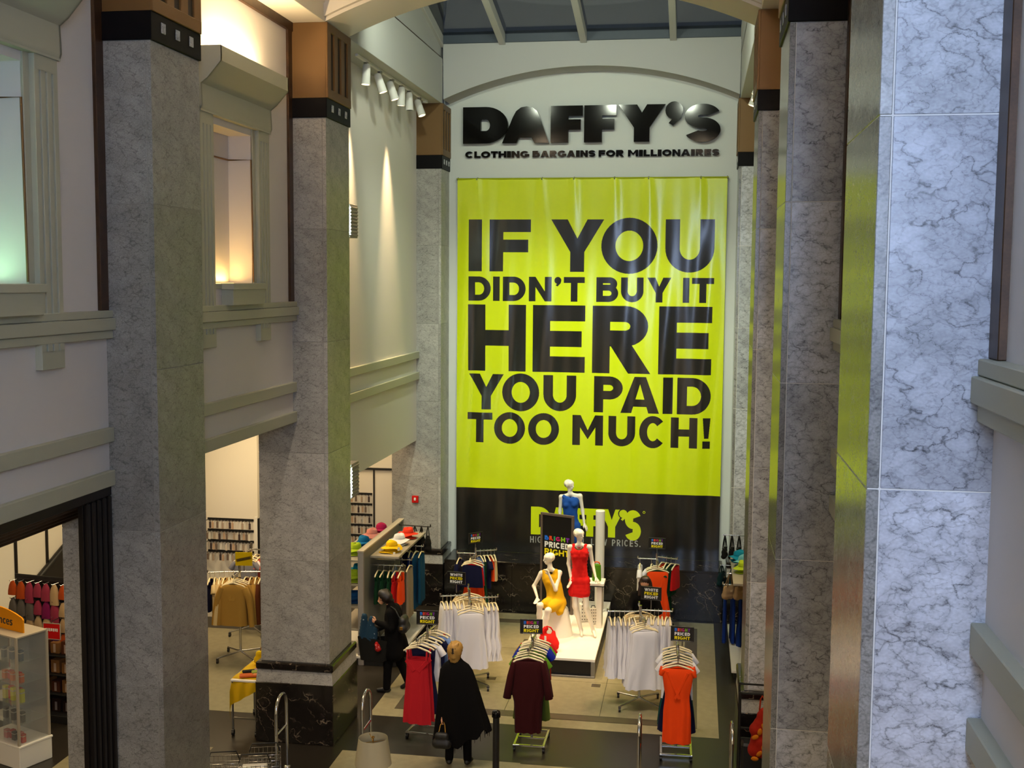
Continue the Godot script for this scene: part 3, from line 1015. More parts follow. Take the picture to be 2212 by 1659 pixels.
func build_signs() -> void:
	build_banner()
	# raised black letters of the shop sign
	var s := thing("sign_letters", "large raised glossy black letters DAFFY'S on the white arched panel", "sign", V(-2.19, 9.48, -23.65))
	for q in [["D", -4.796, -3.865, 0.37, 0.25], ["A", -3.987, -3.029, 0.40, 0.22], ["F", -2.996, -2.347, 0.36, 0.205], ["F", -2.319, -1.677, 0.36, 0.205], ["Y", -1.631, -0.702, 0.31, 0.31], ["'", -0.706, -0.357, 0.3, 0.3], ["S", -0.325, 0.38, 0.26, 0.215]]:
		var g := MB.new()
		var hh: float = 0.78 if q[0] == "'" else (0.745 if q[0] == "S" else 0.73)
		var w: float = q[2] - q[1]
		var ps := glyph(q[0], w, hh, q[3], q[4])
		if q[0] == "A":   # solid, round-shouldered, notched at the foot
			ps = [PackedVector2Array([Vector2(0, 0), Vector2(w * 0.31, 0), Vector2(w * 0.37, 0.11), Vector2(w * 0.63, 0.11), Vector2(w * 0.69, 0), Vector2(w, 0), Vector2(w * 0.80, 0.52), Vector2(w * 0.74, 0.64), Vector2(w * 0.64, 0.71), Vector2(w * 0.52, 0.73), Vector2(w * 0.40, 0.71), Vector2(w * 0.30, 0.64), Vector2(w * 0.23, 0.52)])]
		var n := 0
		for pl in ps:
			g.prism(pl, 0.03, 0.14 + n * 0.0012, Transform3D(Basis(), V(q[1] + 2.19, -0.02 if q[0] == "S" else 0.0, 0)))
			n += 1
		ob("letter", g, M.black_gloss, s)
	var t := thing("sign_tagline", "row of small raised black letters CLOTHING BARGAINS FOR MILLIONAIRES", "sign", V(-2.19, 9.20, -23.65))
	for w in [["CLOTHING", -4.761, -3.44], ["BARGAINS", -3.37, -2.092], ["FOR", -2.026, -1.52], ["MILLIONAIRES", -1.437, 0.366]]:
		for q in lay(w[0], w[1], w[2], 0.13, 0.08, 0.42):
			var g := MB.new()
			var n2 := 0
			for pl in glyph(q[0], q[2] - q[1], 0.13, 0.05, 0.036):
				g.prism(pl, 0.015, 0.07 + n2 * 0.0012, Transform3D(Basis(), V(q[1] + 2.19, 0, 0)))
				n2 += 1
			ob("letter", g, M.black_gloss, t)

var sign_mats := {}
func price_tex(first: String) -> Material:   # the printed card of the rack signs
	if sign_mats.has(first):
		return sign_mats[first]
	var W := 160
	var H := 110
	var im := Image.create(W, H, false, Image.FORMAT_RGB8)
	im.fill(Color(0.045, 0.04, 0.05))
	var hues := [Color(0.15, 0.42, 0.80), Color(0.82, 0.22, 0.16), Color(0.75, 0.25, 0.12), Color(0.72, 0.12, 0.45), Color(0.45, 0.65, 0.12), Color(0.45, 0.15, 0.60)]
	var white := Color(0.90, 0.90, 0.88)
	var yel := Color(0.92, 0.85, 0.05)
	var i := 0
	for r in [[first, 14, white], ["PRICED", 44, white if first == "BRIGHT" else yel], ["RIGHT", 74, yel if first == "BRIGHT" else white]]:
		for q in lay(r[0], 22, 138, 24, 0.12, 0.3):
			var c: Color = hues[i % 6] if r[0] == "BRIGHT" else r[2]
			draw_letter(im, q[0], Rect2(q[1], r[1], q[2] - q[1], 24), 7, c)
			i += 1
	var m := mat(Color.WHITE, 0.35)
	m.albedo_texture = tex_of(im)
	sign_mats[first] = m
	return m

func card(w: float, h: float, flip_back := true) -> MB:   # upright card facing +z, its base at the origin
	var g := MB.new()
	g.surf(2, 2, PackedVector3Array([V(-w / 2, 0, 0.004), V(w / 2, 0, 0.004), V(-w / 2, h, 0.004), V(w / 2, h, 0.004)]))
	return g

func rack_sign(label: String, first: String, at: Vector3, turn: float, stem: float) -> void:
	var r := thing("rack_sign", label, "sign", at, turn, "small price signs on the racks")
	var w := 0.30
	var h := 0.215
	var g := MB.new()
	g.cyl(V(0, -stem, -0.005), V(0, 0.01, -0.005), 0.008, -1, 6)
	ob("stem", g, M.steel, r)
	g = MB.new()
	for q in [[V(-w / 2 - 0.012, 0, -0.01), V(w / 2 + 0.012, 0.012, 0.012)], [V(-w / 2 - 0.012, h - 0.012, -0.01), V(w / 2 + 0.012, h, 0.012)], [V(-w / 2 - 0.012, 0, -0.01), V(-w / 2, h, 0.012)], [V(w / 2, 0, -0.01), V(w / 2 + 0.012, h, 0.012)]]:
		g.span(q[0], q[1], 0.003)
	ob("frame", g, M.steel_dark, r)
	g = MB.new()
	g.span(V(-w / 2, 0.01, -0.008), V(w / 2, h - 0.01, 0.002))
	ob("backing", g, M.black, r)
	ob("printed_card", card(w, h), price_tex(first), r)
# ---------- light fittings ----------
func track_head(label: String, at: Vector3, to: Vector3, c: Color, e: float, ang: float, grp: String, lit := true) -> void:
	var r := thing("track_spotlight", label, "spotlight", at, 0, grp)
	var d := (to - at).normalized()
	var g := MB.new()
	g.cyl(V(0, 0.16, 0), V(0, 0.06, 0), 0.016, -1, 8)
	g.span(V(-0.03, 0.15, -0.05), V(0.03, 0.19, 0.05), 0.006)
	ob("stem", g, M.steel, r)
	var bs := Basis.looking_at(d, V(0.1, 1, 0.05)) * Basis(V(1, 0, 0), PI / 2)
	g = MB.new()
	g.lathe([Vector2(0, -0.16), Vector2(0.045, -0.16), Vector2(0.062, -0.13), Vector2(0.068, -0.02), Vector2(0.068, -0.02), Vector2(0.072, 0.12), Vector2(0.078, 0.17), Vector2(0.078, 0.17), Vector2(0.066, 0.17), Vector2(0.062, 0.13)].map(func(q): return Vector2(q.x, -q.y)), 16, Vector3.ZERO, bs)
	ob("housing", g, M.white, r)
	g = MB.new()
	g.cyl(d * 0.15, d * 0.166, 0.064, -1, 14)
	ob("lamp_face", g, glow(c, 5.0) if lit else M.black, r)
	if lit:
		var l := spot("beam", Vector3.ZERO, d, c, e, ang, 0.05, r)
		l.position = d * 0.19

func build_lamps(warm: Color, halide: Color) -> void:
	# tracks under the entablature, left and right
	for sd in [-1, 1]:
		var x := -5.33 if sd < 0 else 0.945
		var t := thing("light_track", "pale lighting track under the %s beam" % ("left" if sd < 0 else "right"), "light track", V(x, CAP - 0.04, -20.1))
		ob("rail", B(V(-0.025, 0, -2.3), V(0.025, 0.04, 2.3), 0.004), M.white, t)
		ob("end_feed", B(V(-0.035, -0.02, -2.42), V(0.035, 0.04, -2.28), 0.005), M.white, t)
	var zs := [-18.34, -19.16, -19.94, -20.58, -21.16, -21.95]
	var tl := [V(-5.62, 4.2, -18.0), V(-2.2, 0.6, -19.6), V(-2.2, 0.4, -20.4), V(-5.62, 4.2, -20.9), V(-5.2, 5, -21.2), V(-2.0, 0.8, -21.0)]
	for k in 6:
		var lit := k != 4
		track_head("white cylinder spotlight on the left track, %s from the camera%s" % [ord_words[k], "" if lit else ", unlit"], V(-5.33, 9.99, zs[k]), tl[k], warm, [34.0, 36.0, 36.0, 34.0, 0.0, 36.0][k], [20.0, 12.0, 12.0, 18.0, 15.0, 12.0][k], "spotlights on the left track", lit)
	var tr := [V(-3.0, 0.4, -17.6), V(-2.2, 0.4, -19.4), V(-2.3, 0.4, -20.2), V(-1.2, 0.3, -18.2), V(-2.4, 0.6, -21.2)]
	for k in 5:
		track_head("white cylinder spotlight on the right track, %s from the camera" % ord_words[k], V(0.945, 9.99, zs[k] - 0.2), tr[k], warm, [24.0, 36.0, 36.0, 22.0, 30.0][k], [24.0, 12.0, 12.0, 24.0, 12.0][k], "spotlights on the right track")
	# floodlights on the back of the arch
	var i := 0
	for x in [-4.1, -2.2, -0.3]:
		var f := thing("arch_floodlight", "floodlight behind the arch, %s" % ["near the left wall", "in the middle", "near the right wall"][i], "floodlight", V(x, 11.2, -16.8), 0, "floodlights behind the arch")
		ob("bracket", B(V(-0.03, -0.03, 0.0), V(0.03, 0.03, 0.14)), M.steel, f)
		ob("housing", B(V(-0.16, -0.1, -0.17), V(0.16, 0.1, 0.0), 0.02), M.white, f)
		ob("lamp_face", B(V(-0.13, -0.08, -0.185), V(0.13, 0.08, -0.17), 0.005), glow(halide, 3.0), f)
		i += 1
	# louvred wall washers on the left wall just behind the middle pillar
	for q in [["upper", 7.36, 7.88, 6.0], ["lower", 3.2, 3.76, 14.0]]:
		var y0: float = q[1]
		var y1: float = q[2]
		var w := thing("wall_washer", "grey louvred box light on the left wall behind the middle pillar, %s one" % q[0], "wall light", V(-5.42, y0, -17.72), 0, "louvred wall washers")
		var h := y1 - y0
		ob("case", B(V(-0.02, 0, -0.34), V(0.02, h, 0.34), 0.004), M.washer, w)
		for s in [-0.33, 0.33]:
			ob("side", B(V(-0.10, 0, s - 0.01), V(-0.02, h, s + 0.01)), M.washer, w)
		for yy in [0.005, h - 0.005]:
			ob("cover", B(V(-0.10, yy - 0.005, -0.34), V(-0.02, yy + 0.005, 0.34)), M.washer, w)
		for k in 9:
			ob("louvre", B(V(0.02, 0.03 + k * (h - 0.04) / 9, -0.33), V(0.034, 0.055 + k * (h - 0.04) / 9, 0.33), 0.004), M.washer, w)
		ob("arm", B(V(-0.2, h / 2 - 0.02, -0.02), V(-0.02, h / 2 + 0.02, 0.02)), M.steel, w)
		ob("lamp_tube", B(V(-0.07, 0.06, -0.03), V(-0.04, h - 0.06, 0.03), 0.01), glow(Color(0.85, 1.0, 0.97), 4.0), w)
		area("washer_light", V(-5.50, (y0 + y1) / 2, -17.72), V(-5.62, (y0 + y1) / 2, -17.5), Vector2(0.5, 0.4), Color(0.86, 1.0, 0.95), q[3])
	# aisle ceiling lights, and two panels added under the mezzanine as frontal fill
	for q in [[-8.2, -19.2, "deep in the left aisle", 15.0], [-8.4, -14.5, "over the jacket racks", 9.0], [-8.6, -9.0, "over the left shop", 8.0], [-7.2, -22.6, "at the end of the left aisle", 6.0], [3.4, -19.5, "in the right aisle", 6.0], [3.4, -13.0, "in the right aisle behind the third pillar", 4.0]] + [[-4.0, -1.2, "added as front fill under the mezzanine at the left", 34.0], [-1.0, -1.2, "added as front fill under the mezzanine at the right", 34.0]]:
		var p := thing("ceiling_panel_light", "warm ceiling panel light %s" % q[2], "ceiling light", V(q[0], 4.69, q[1]), 0, "aisle ceiling lights")
		ob("frame", B(V(-0.65, 0, -0.65), V(0.65, 0.06, 0.65), 0.01), M.white, p)
		ob("diffuser", B(V(-0.6, -0.01, -0.6), V(0.6, 0.0, 0.6)), glow(Color(1.0, 0.85, 0.62), 1.5), p)
		area("aisle_and_fill_light", V(q[0], 4.66, q[1]), V(q[0], 0, q[1]), Vector2(1.2, 1.2), Color(1.0, 0.89, 0.70), q[3])
	# the mezzanine window behind the camera
	var wd := sroot("window_4", "frosted daylight window in the rear wall")
	ob("pane", B(V(0.1, 6.3, 1.5), V(1.8, 9.5, 1.54)), glow(Color(0.78, 0.86, 1.0), 1.2), wd)
	for x in [0.1, 0.95, 1.8]:
		ob("mullion", B(V(x - 0.03, 6.3, 1.45), V(x + 0.03, 9.5, 1.56)), M.steel_dark, wd)
	# unseen accent lights added in the front ceiling to brighten the rack fronts
	var j := 0
	for q in [[V(-4.0, 10.74, -12.2), V(-3.7, 0.8, -17.2)], [V(-2.2, 10.74, -12.2), V(-2.2, 0.6, -16.8)], [V(-0.4, 10.74, -12.2), V(-0.5, 0.8, -17.2)]]:
		var a := thing("added_accent_light", "added unseen accent light in the front ceiling, %s" % ["left", "middle", "right"][j], "spotlight", q[0], 0, "added accent lights in the front ceiling")
		var g := MB.new()
		g.lathe([Vector2(0.075, 0), Vector2(0.075, -0.02), Vector2(0.10, -0.025), Vector2(0.11, -0.015), Vector2(0.11, 0.008)], 18)
		ob("trim_ring", g, M.white, a)
		g = MB.new()
		g.cyl(V(0, -0.002, 0), V(0, -0.012, 0), 0.074, -1, 14)
		ob("lamp_face", g, glow(Color(1.0, 0.9, 0.75), 4.0), a)
		spot("added_accent_beam", q[0] + V(0, -0.05, 0), q[1], Color(1.0, 0.93, 0.84), 32.0, 20.0, 0.07)
		j += 1
	# unseen cove lamps added as soft fill for the front hall
	for q in [["left", -4.55, -12.5, "near the arch"], ["right", 0.15, -12.5, "near the arch"], ["left", -4.55, -7.0, "nearer the mezzanine"], ["right", 0.15, -7.0, "nearer the mezzanine"]]:
		var cv := thing("added_cove_light", "added slim fill lamp along the %s ceiling edge, %s" % [q[0], q[3]], "lamp", V(q[1], 10.55, q[2]), 0, "added cove lamps of the front ceiling")
		ob("trough", B(V(-0.08, -0.03, -1.6), V(0.08, 0.0, 1.6), 0.004), M.white, cv)
		ob("tube_lamp", B(V(-0.02, 0.0, -1.5), V(0.02, 0.03, 1.5), 0.004), glow(Color(1.0, 0.92, 0.8), 2.5), cv)
		area("added_cove_beam", V(q[1], 10.60, q[2]), V(q[1], 12, q[2]), Vector2(0.05, 3.0), Color(1.0, 0.92, 0.82), 15.0 if q[2] < -10 else 6.0)
# ---------- bodies: tapered capsules joined by a smooth minimum, meshed as surface nets ----------
func skin(bones: Array, cell: float, k: float, disp = null) -> MB:
	var lo := V(1e9, 1e9, 1e9)
	var hi := -lo
	var pad := 2.2 / k + cell * 2
	for b in bones:
		for e in 2:
			var r: float = b[2 + e] + pad
			lo = lo.min(b[e] - V(r, r, r))
			hi = hi.max(b[e] + V(r, r, r))
	var nx := int((hi.x - lo.x) / cell) + 2
	var ny := int((hi.y - lo.y) / cell) + 2
	var nz := int((hi.z - lo.z) / cell) + 2
	var s := PackedFloat32Array()
	s.resize(nx * ny * nz)
	for b in bones:
		var a: Vector3 = b[0]
		var ab: Vector3 = b[1] - a
		var ra: float = b[2]
		var dr: float = b[3] - ra
		var il := 1.0 / maxf(ab.length_squared(), 1e-9)
		var m := maxf(b[2], b[3]) + pad
		var p0: Vector3 = (a.min(b[1]) - V(m, m, m) - lo) / cell
		var p1: Vector3 = (a.max(b[1]) + V(m, m, m) - lo) / cell
		for z in range(maxi(0, int(p0.z)), mini(nz - 1, int(p1.z)) + 1):
			for y in range(maxi(0, int(p0.y)), mini(ny - 1, int(p1.y)) + 1):
				var o := (z * ny + y) * nx
				var q := V(lo.x, lo.y + y * cell, lo.z + z * cell) - a
				for x in range(maxi(0, int(p0.x)), mini(nx - 1, int(p1.x)) + 1):
					var pq := V(q.x + x * cell, q.y, q.z)
					var t := clampf(pq.dot(ab) * il, 0.0, 1.0)
					var d := (pq - ab * t).length() - ra - dr * t
					if d < pad:
						s[o + x] += exp(-k * d)
	var sy := nx
	var sz := nx * ny
	var off := [0, 1, sy, sy + 1, sz, sz + 1, sz + sy, sz + sy + 1]
	var cv := V(0, 0, 0)
	var edges := [[0, 1], [2, 3], [4, 5], [6, 7], [0, 2], [1, 3], [4, 6], [5, 7], [0, 4], [1, 5], [2, 6], [3, 7]]
	var id := {}
	var g := MB.new()
	for z in nz - 1:
		for y in ny - 1:
			var o := (z * ny + y) * nx
			for x in nx - 1:
				var c := o + x
				var i0 := s[c] > 1.0
				if i0 == (s[c + 1] > 1.0) and i0 == (s[c + sy] > 1.0) and i0 == (s[c + sy + 1] > 1.0) and i0 == (s[c + sz] > 1.0) and i0 == (s[c + sz + 1] > 1.0) and i0 == (s[c + sz + sy] > 1.0) and i0 == (s[c + sz + sy + 1] > 1.0):
					continue
				var acc := Vector3.ZERO
				var cnt := 0
				for e in edges:
					var e0: int = e[0]
					var e1: int = e[1]
					var f0 := log(maxf(s[c + off[e0]], 1e-6))
					var f1 := log(maxf(s[c + off[e1]], 1e-6))
					if (f0 > 0) != (f1 > 0):
						var t := f0 / (f0 - f1)
						acc += V(lerpf(e0 & 1, e1 & 1, t), lerpf((e0 >> 1) & 1, (e1 >> 1) & 1, t), lerpf(e0 >> 2, e1 >> 2, t))
						cnt += 1
				id[c] = g.v.size()
				g.v.append(lo + (V(x, y, z) + acc / cnt) * cell)
				g.n.append(cv)
				g.t.append(Vector2.ZERO)
	for c in id:
		for ax in 3:
			var d1: int = [1, sy, sz][ax]
			var u: int = [sy, sz, 1][ax]
			var w: int = [sz, 1, sy][ax]
			var a0 := s[c] > 1.0
			if a0 == (s[c + d1] > 1.0):
				continue
			if not (id.has(c - u) and id.has(c - w) and id.has(c - u - w)):
				continue
			var q := [id[c], id[c - u], id[c - u - w], id[c - w]]
			if not a0:
				q.reverse()
			# q runs counter-clockwise seen from outside; store clockwise
			var A: Vector3 = g.v[q[0]]
			var fn := (g.v[q[1]] - A).cross(g.v[q[2]] - A) + (g.v[q[2]] - A).cross(g.v[q[3]] - A)
			for i in q:
				g.n[i] += fn
			g.ix.append_array([q[0], q[2], q[1], q[0], q[3], q[2]])
	for i in g.v.size():
		var n := g.n[i].normalized()
		g.n[i] = n
		if disp != null:
			g.v[i] += n * float(disp.call(g.v[i]))
	return g

func head_bones(top: Vector3, fwd: Vector3, sc := 1.0) -> Array:
	var f := fwd.normalized()
	var c := top - V(0, 0.092, 0) * sc
	var r := f.cross(Vector3.UP).normalized()
	var o := [[c - f * 0.03 * sc, c + f * 0.012 * sc, 0.082 * sc, 0.078 * sc],
		[c + (f * 0.028 - V(0, 0.03, 0)) * sc, c + (f * 0.045 - V(0, 0.098, 0)) * sc, 0.058 * sc, 0.030 * sc],
		[c + (f * 0.088 - V(0, 0.010, 0)) * sc, c + (f * 0.103 - V(0, 0.048, 0)) * sc, 0.008 * sc, 0.013 * sc],
		[c + (f * 0.080 - V(0, 0.078, 0) + r * 0.012) * sc, c + (f * 0.080 - V(0, 0.078, 0) - r * 0.012) * sc, 0.010 * sc, 0.010 * sc]]
	for sg in [-1, 1]:
		o.append([c + (r * 0.078 * sg - f * 0.01 + V(0, -0.005, 0)) * sc, c + (r * 0.076 * sg - f * 0.005 - V(0, 0.045, 0)) * sc, 0.012 * sc, 0.009 * sc])
		o.append([c + (r * 0.018 * sg + f * 0.072 + V(0, 0.014, 0)) * sc, c + (r * 0.045 * sg + f * 0.060 + V(0, 0.012, 0)) * sc, 0.013 * sc, 0.012 * sc])
	return o

func hand_bones(w: Vector3, dir: Vector3, side: Vector3, curl := 0.3) -> Array:   # side points to the thumb
	var d := dir.normalized()
	var s := (side - d * side.dot(d)).normalized()
	var n := d.cross(s)
	var o := []
	for k in [-0.022, 0.0, 0.022]:
		o.append([w, w + d * 0.08 + s * k, 0.016, 0.015])
	var len_ := [0.055, 0.07, 0.075, 0.065]
	for k in 4:
		var b: Vector3 = w + d * 0.085 + s * (-0.03 + k * 0.02)
		var m: Vector3 = b + (d + n * curl * 0.5).normalized() * len_[k] * 0.55
		o.append([b, m, 0.0095, 0.0085])
		o.append([m, m + (d + n * curl * 1.6).normalized() * len_[k] * 0.5, 0.0085, 0.007])
	var tb := w + d * 0.03 + s * 0.028
	o.append([tb, tb + (d * 0.6 + s * 0.6 + n * 0.2).normalized() * 0.045, 0.0125, 0.0105])
	o.append([tb + (d * 0.6 + s * 0.6 + n * 0.2).normalized() * 0.045, tb + (d * 0.6 + s * 0.6 + n * 0.2).normalized() * 0.045 + (d + n * 0.3).normalized() * 0.03, 0.0105, 0.008])
	return o

func body_bones(J: Dictionary, f := 1.0, add := 0.0) -> Array:
	var o := []
	var cl: Vector3 = J.shL
	var cr: Vector3 = J.shR
	var ch := (cl + cr) / 2
	var pl: Vector3 = (J.hipL + J.hipR) / 2
	var ax := (cr - cl).normalized()
	var up := (ch - pl).normalized()
	var fw := ax.cross(up).normalized()
	o.append([J.neck, J.head - V(0, 0.14, 0), 0.047 * f, 0.045 * f])
	o.append([J.neck - up * 0.03, cl - V(0, 0.012, 0), 0.04 * f, 0.043 * f + add])
	o.append([J.neck - up * 0.03, cr - V(0, 0.012, 0), 0.04 * f, 0.043 * f + add])
	for sg in [-1.0, 1.0]:
		var sh: Vector3 = ch + ax * sg * 0.075 - up * 0.09
		var wa: Vector3 = ch.lerp(pl, 0.55) + ax * sg * 0.045
		var hp: Vector3 = J.hipL if sg < 0 else J.hipR
		o.append([sh, wa, 0.085 * f + add, 0.07 * f + add])
		o.append([wa, hp.lerp(pl, 0.35) + up * 0.03, 0.07 * f + add, 0.088 * f + add])
		o.append([sh + fw * 0.055 - up * 0.055, sh + fw * 0.065 - up * 0.06, 0.046 * f + add, 0.04 * f + add])
	o.append([J.hipL, J.hipR, 0.085 * f + add, 0.085 * f + add])
	o.append([J.hipL, J.knL, 0.082 * f, 0.054 * f])
	o.append([J.hipR, J.knR, 0.082 * f, 0.054 * f])
	for s in ["L", "R"]:
		var kn: Vector3 = J["kn" + s]
		var an: Vector3 = J["an" + s]
		o.append([kn, kn.lerp(an, 0.3) - fw * 0.012, 0.052 * f, 0.052 * f])
		o.append([kn.lerp(an, 0.3) - fw * 0.012, an, 0.052 * f, 0.034 * f])
		o.append([an, J["to" + s], 0.034 * f, 0.026 * f])
		o.append([J["sh" + s], J["el" + s], 0.043 * f, 0.034 * f])
		o.append([J["el" + s], J["wr" + s], 0.035 * f, 0.024 * f])
	return o

func mannequin(label: String, at: Vector3, J: Dictionary, fwd: Vector3, hands: Array) -> Node3D:
	var r := thing("mannequin", label, "mannequin", at, 0, "white mannequins on the platform")
	var g := skin(body_bones(J, 0.95), 0.014, 95)
	g.join(skin(head_bones(J.head, fwd) + [[J.neck, J.head - V(0, 0.14, 0), 0.046, 0.043]], 0.008, 130))
	for h in hands:
		g.join(skin(hand_bones(h[0], h[1], h[2], h[3]), 0.006, 220))
	ob("body", g, M.mannequin, r)
	return r

func build_display() -> void:
	var p := thing("display_platform", "low white display platform with metal frame under the mannequins", "platform", V(-2.215, 0, -20.87))
	ob("top", B(V(-0.635, 0.285, -1.78), V(0.635, 0.33, 1.82), 0.004), M.lam, p)
	ob("kick_panel", B(V(-0.6, 0.03, -1.75), V(0.6, 0.285, 1.77)), M.portal, p)
	for s in [-1, 1]:
		ob("post", B(V(0.60 * s - 0.035, 0, 1.75), V(0.60 * s + 0.035, 0.285, 1.82), 0.003), M.steel, p)
		ob("post", B(V(0.60 * s - 0.035, 0, -1.78), V(0.60 * s + 0.035, 0.285, -1.71), 0.003), M.steel, p)
		ob("side_rail", B(V(0.62 * s - 0.015, 0, -1.78), V(0.62 * s + 0.015, 0.035, 1.82), 0.003), M.steel, p)
	ob("front_rail", B(V(-0.635, 0, 1.78), V(0.635, 0.035, 1.83), 0.003), M.steel, p)
	# standing mannequin in red
	var J := {"head": V(-0.03, 1.955, 0.0), "neck": V(-0.02, 1.68, 0), "shL": V(-0.195, 1.61, 0), "shR": V(0.165, 1.625, 0), "elL": V(-0.215, 1.29, -0.03), "wrL": V(-0.155, 1.02, 0.07), "elR": V(0.215, 1.32, -0.02), "wrR": V(0.285, 1.10, 0.10), "hipL": V(-0.10, 1.0, 0.01), "hipR": V(0.085, 1.0, 0), "knL": V(-0.075, 0.54, 0.07), "anL": V(0.03, 0.085, 0.0), "toL": V(0.055, 0.028, 0.13), "knR": V(0.12, 0.54, 0.06), "anR": V(0.255, 0.085, 0.03), "toR": V(0.30, 0.028, 0.15)}
	var red := mannequin("standing white mannequin in a red scalloped mini dress", V(-1.98, 0.33, -20.4), J, V(0.75, 0, 0.6), [[J.wrL, V(-0.28, -0.8, 0.25), V(0.5, 0, 0.8), 0.25], [J.wrR, V(0.5, -0.7, 0.25), V(-0.4, 0, 0.9), 0.2]])
	var bb := dress_bones(J, 0.012, 0.5)
	for q in [-0.10, -0.04, 0.02, 0.08]:
		bb.append([V(q, 1.0, 0.01), V(q * 1.1, 0.79, 0.03), 0.095, 0.10])
	ob("dress", skin(bb, 0.013, 110, func(q): return 0.0075 * sin(q.y * 96.0) * (0.6 + 0.4 * sin(q.x * 60.0 + floor(q.y * 15.3) * 1.6))), cloth(Color(0.82, 0.10, 0.09)), red)
	var g := MB.new()
	for k in 11:
		var a := lerpf(-2.5, -0.6, k / 10.0)
		g.ell(V(-0.02 + 0.085 * cos(a), 1.66 + 0.02 + 0.11 * sin(a) * 0.8, 0.085 + 0.03 * sin(-a)), V(0.013, 0.016, 0.01), Basis(), 7, 5)
	ob("necklace", g, cloth(Color(0.35, 0.36, 0.28)), red)
	# seated mannequin in yellow
	J = {"head": V(-0.087, 1.515, 0.0), "neck": V(-0.065, 1.235, 0), "shL": V(-0.225, 1.13, 0), "shR": V(0.11, 1.155, 0), "elL": V(-0.355, 0.88, 0.0), "wrL": V(-0.27, 0.72, 0.16), "elR": V(0.06, 0.875, 0.16), "wrR": V(-0.05, 1.13, 0.19), "hipL": V(-0.04, 0.60, 0.02), "hipR": V(0.13, 0.59, 0.0), "knL": V(-0.19, 0.655, 0.44), "anL": V(-0.21, 0.09, 0.36), "toL": V(-0.30, 0.03, 0.46), "knR": V(-0.04, 0.58, 0.47), "anR": V(-0.13, 0.085, 0.50), "toR": V(-0.27, 0.03, 0.58)}
	var yel := mannequin("seated white mannequin in a mustard yellow dress, hand at its chin", V(-2.45, 0.33, -20.3), J, V(-0.85, -0.05, 0.5), [[J.wrL, V(-0.1, -0.5, 0.5), V(0.8, 0.2, 0.2), 0.5], [J.wrR, V(-0.35, 0.75, -0.1), V(-0.5, 0.1, -0.6), 1.0]])
	bb = dress_bones(J, 0.014, 0.0)
	bb.append([V(-0.03, 0.62, 0.03), V(-0.10, 0.66, 0.33), 0.11, 0.085])
	bb.append([V(0.12, 0.62, 0.03), V(0.02, 0.61, 0.36), 0.12, 0.09])
	bb.append([V(0.13, 0.60, 0.08), V(0.14, 0.50, 0.22), 0.11, 0.07])
	bb.append([V(0.04, 0.9, 0.02), V(0.06, 0.62, 0.06), 0.12, 0.16])
	ob("dress", skin(bb, 0.013, 110, func(q): return 0.005 * sin(q.x * 70.0 + q.z * 50.0) * clampf((1.0 - q.y) * 2.0, 0, 1)), cloth(Color(0.78, 0.60, 0.05)), yel)
	g = MB.new()
	g.lathe([Vector2(0, 0), Vector2(0.30, 0), Vector2(0.30, 0), Vector2(0.285, 0.06), Vector2(0.235, 0.3), Vector2(0.21, 0.46), Vector2(0.19, 0.50), Vector2(0, 0.505)], 24, Vector3.ZERO, Basis(), Vector2(1.0, 0.9))
	one("seat_block", "rounded white block the seated mannequin sits on", "seat block", g, M.lam, V(-2.39, 0.331, -20.36))
	# mannequin in blue on a tall plinth at the back
	J = {"head": V(-0.03, 1.825, 0), "neck": V(-0.008, 1.555, 0), "shL": V(-0.185, 1.475, 0), "shR": V(0.185, 1.505, 0), "elL": V(-0.205, 1.19, -0.01), "wrL": V(-0.20, 0.94, 0.07), "elR": V(0.235, 1.21, -0.01), "wrR": V(0.275, 0.98, 0.06), "hipL": V(-0.09, 0.90, 0), "hipR": V(0.09, 0.90, 0), "knL": V(-0.09, 0.48, 0.03), "anL": V(-0.09, 0.08, 0), "toL": V(-0.10, 0.028, 0.13), "knR": V(0.10, 0.48, 0.03), "anR": V(0.11, 0.08, 0), "toR": V(0.13, 0.028, 0.13)}
	var blue := mannequin("white mannequin in a blue one-shoulder dress at the back of the platform", V(-2.35, 1.051, -22.1), J, V(0.8, 0, 0.5), [[J.wrL, V(0, -1, 0.1), V(0.5, 0, 0.8), 0.3], [J.wrR, V(0.42, -0.8, 0.2), V(-0.4, 0, 0.9), 0.2]])
	bb = dress_bones(J, 0.016, -1.0)
	for q in [-0.10, 0.0, 0.10]:
		bb.append([V(q, 0.92, 0.01), V(q * 1.2, 0.62, 0.02), 0.10, 0.12])
	bb.append([V(-0.13, 1.48, 0.03), V(0.10, 1.36, 0.06), 0.04, 0.05])
	ob("dress", skin(bb, 0.013, 110, func(q): return 0.004 * sin(q.x * 80.0 + 6.0 * sin(q.y * 9.0))), cloth(Color(0.10, 0.28, 0.58)), blue)
	one("display_plinth", "tall white plinth under the blue mannequin behind the framed sign", "plinth", B(V(-0.3, 0, -0.26), V(0.3, 0.719, 0.26), 0.006), M.lam, V(-2.35, 0.331, -22.12))
	# framed poster
	var W := 256
	var H := 700
	var im := Image.create(W, H, false, Image.FORMAT_RGB8)
	im.fill(Color(0.05, 0.045, 0.05))
	var hues := [Color(0.12, 0.42, 0.85), Color(0.85, 0.28, 0.12), Color(0.15, 0.62, 0.42), Color(0.75, 0.12, 0.42), Color(0.55, 0.75, 0.12), Color(0.45, 0.15, 0.60)]
	var i := 0
	for r in [["BRIGHT", 148, 34], ["PRICED", 192, 44], ["RIGHT", 246, 46]]:
		for q in lay(r[0], 16, 240, r[2], 0.10, 0.3):
			draw_letter(im, q[0], Rect2(q[1], r[1], q[2] - q[1], r[2]), 12, hues[i % 6] if i < 6 else (Color(0.92, 0.92, 0.9) if i < 12 else Color(0.92, 0.85, 0.05)))
			i += 1
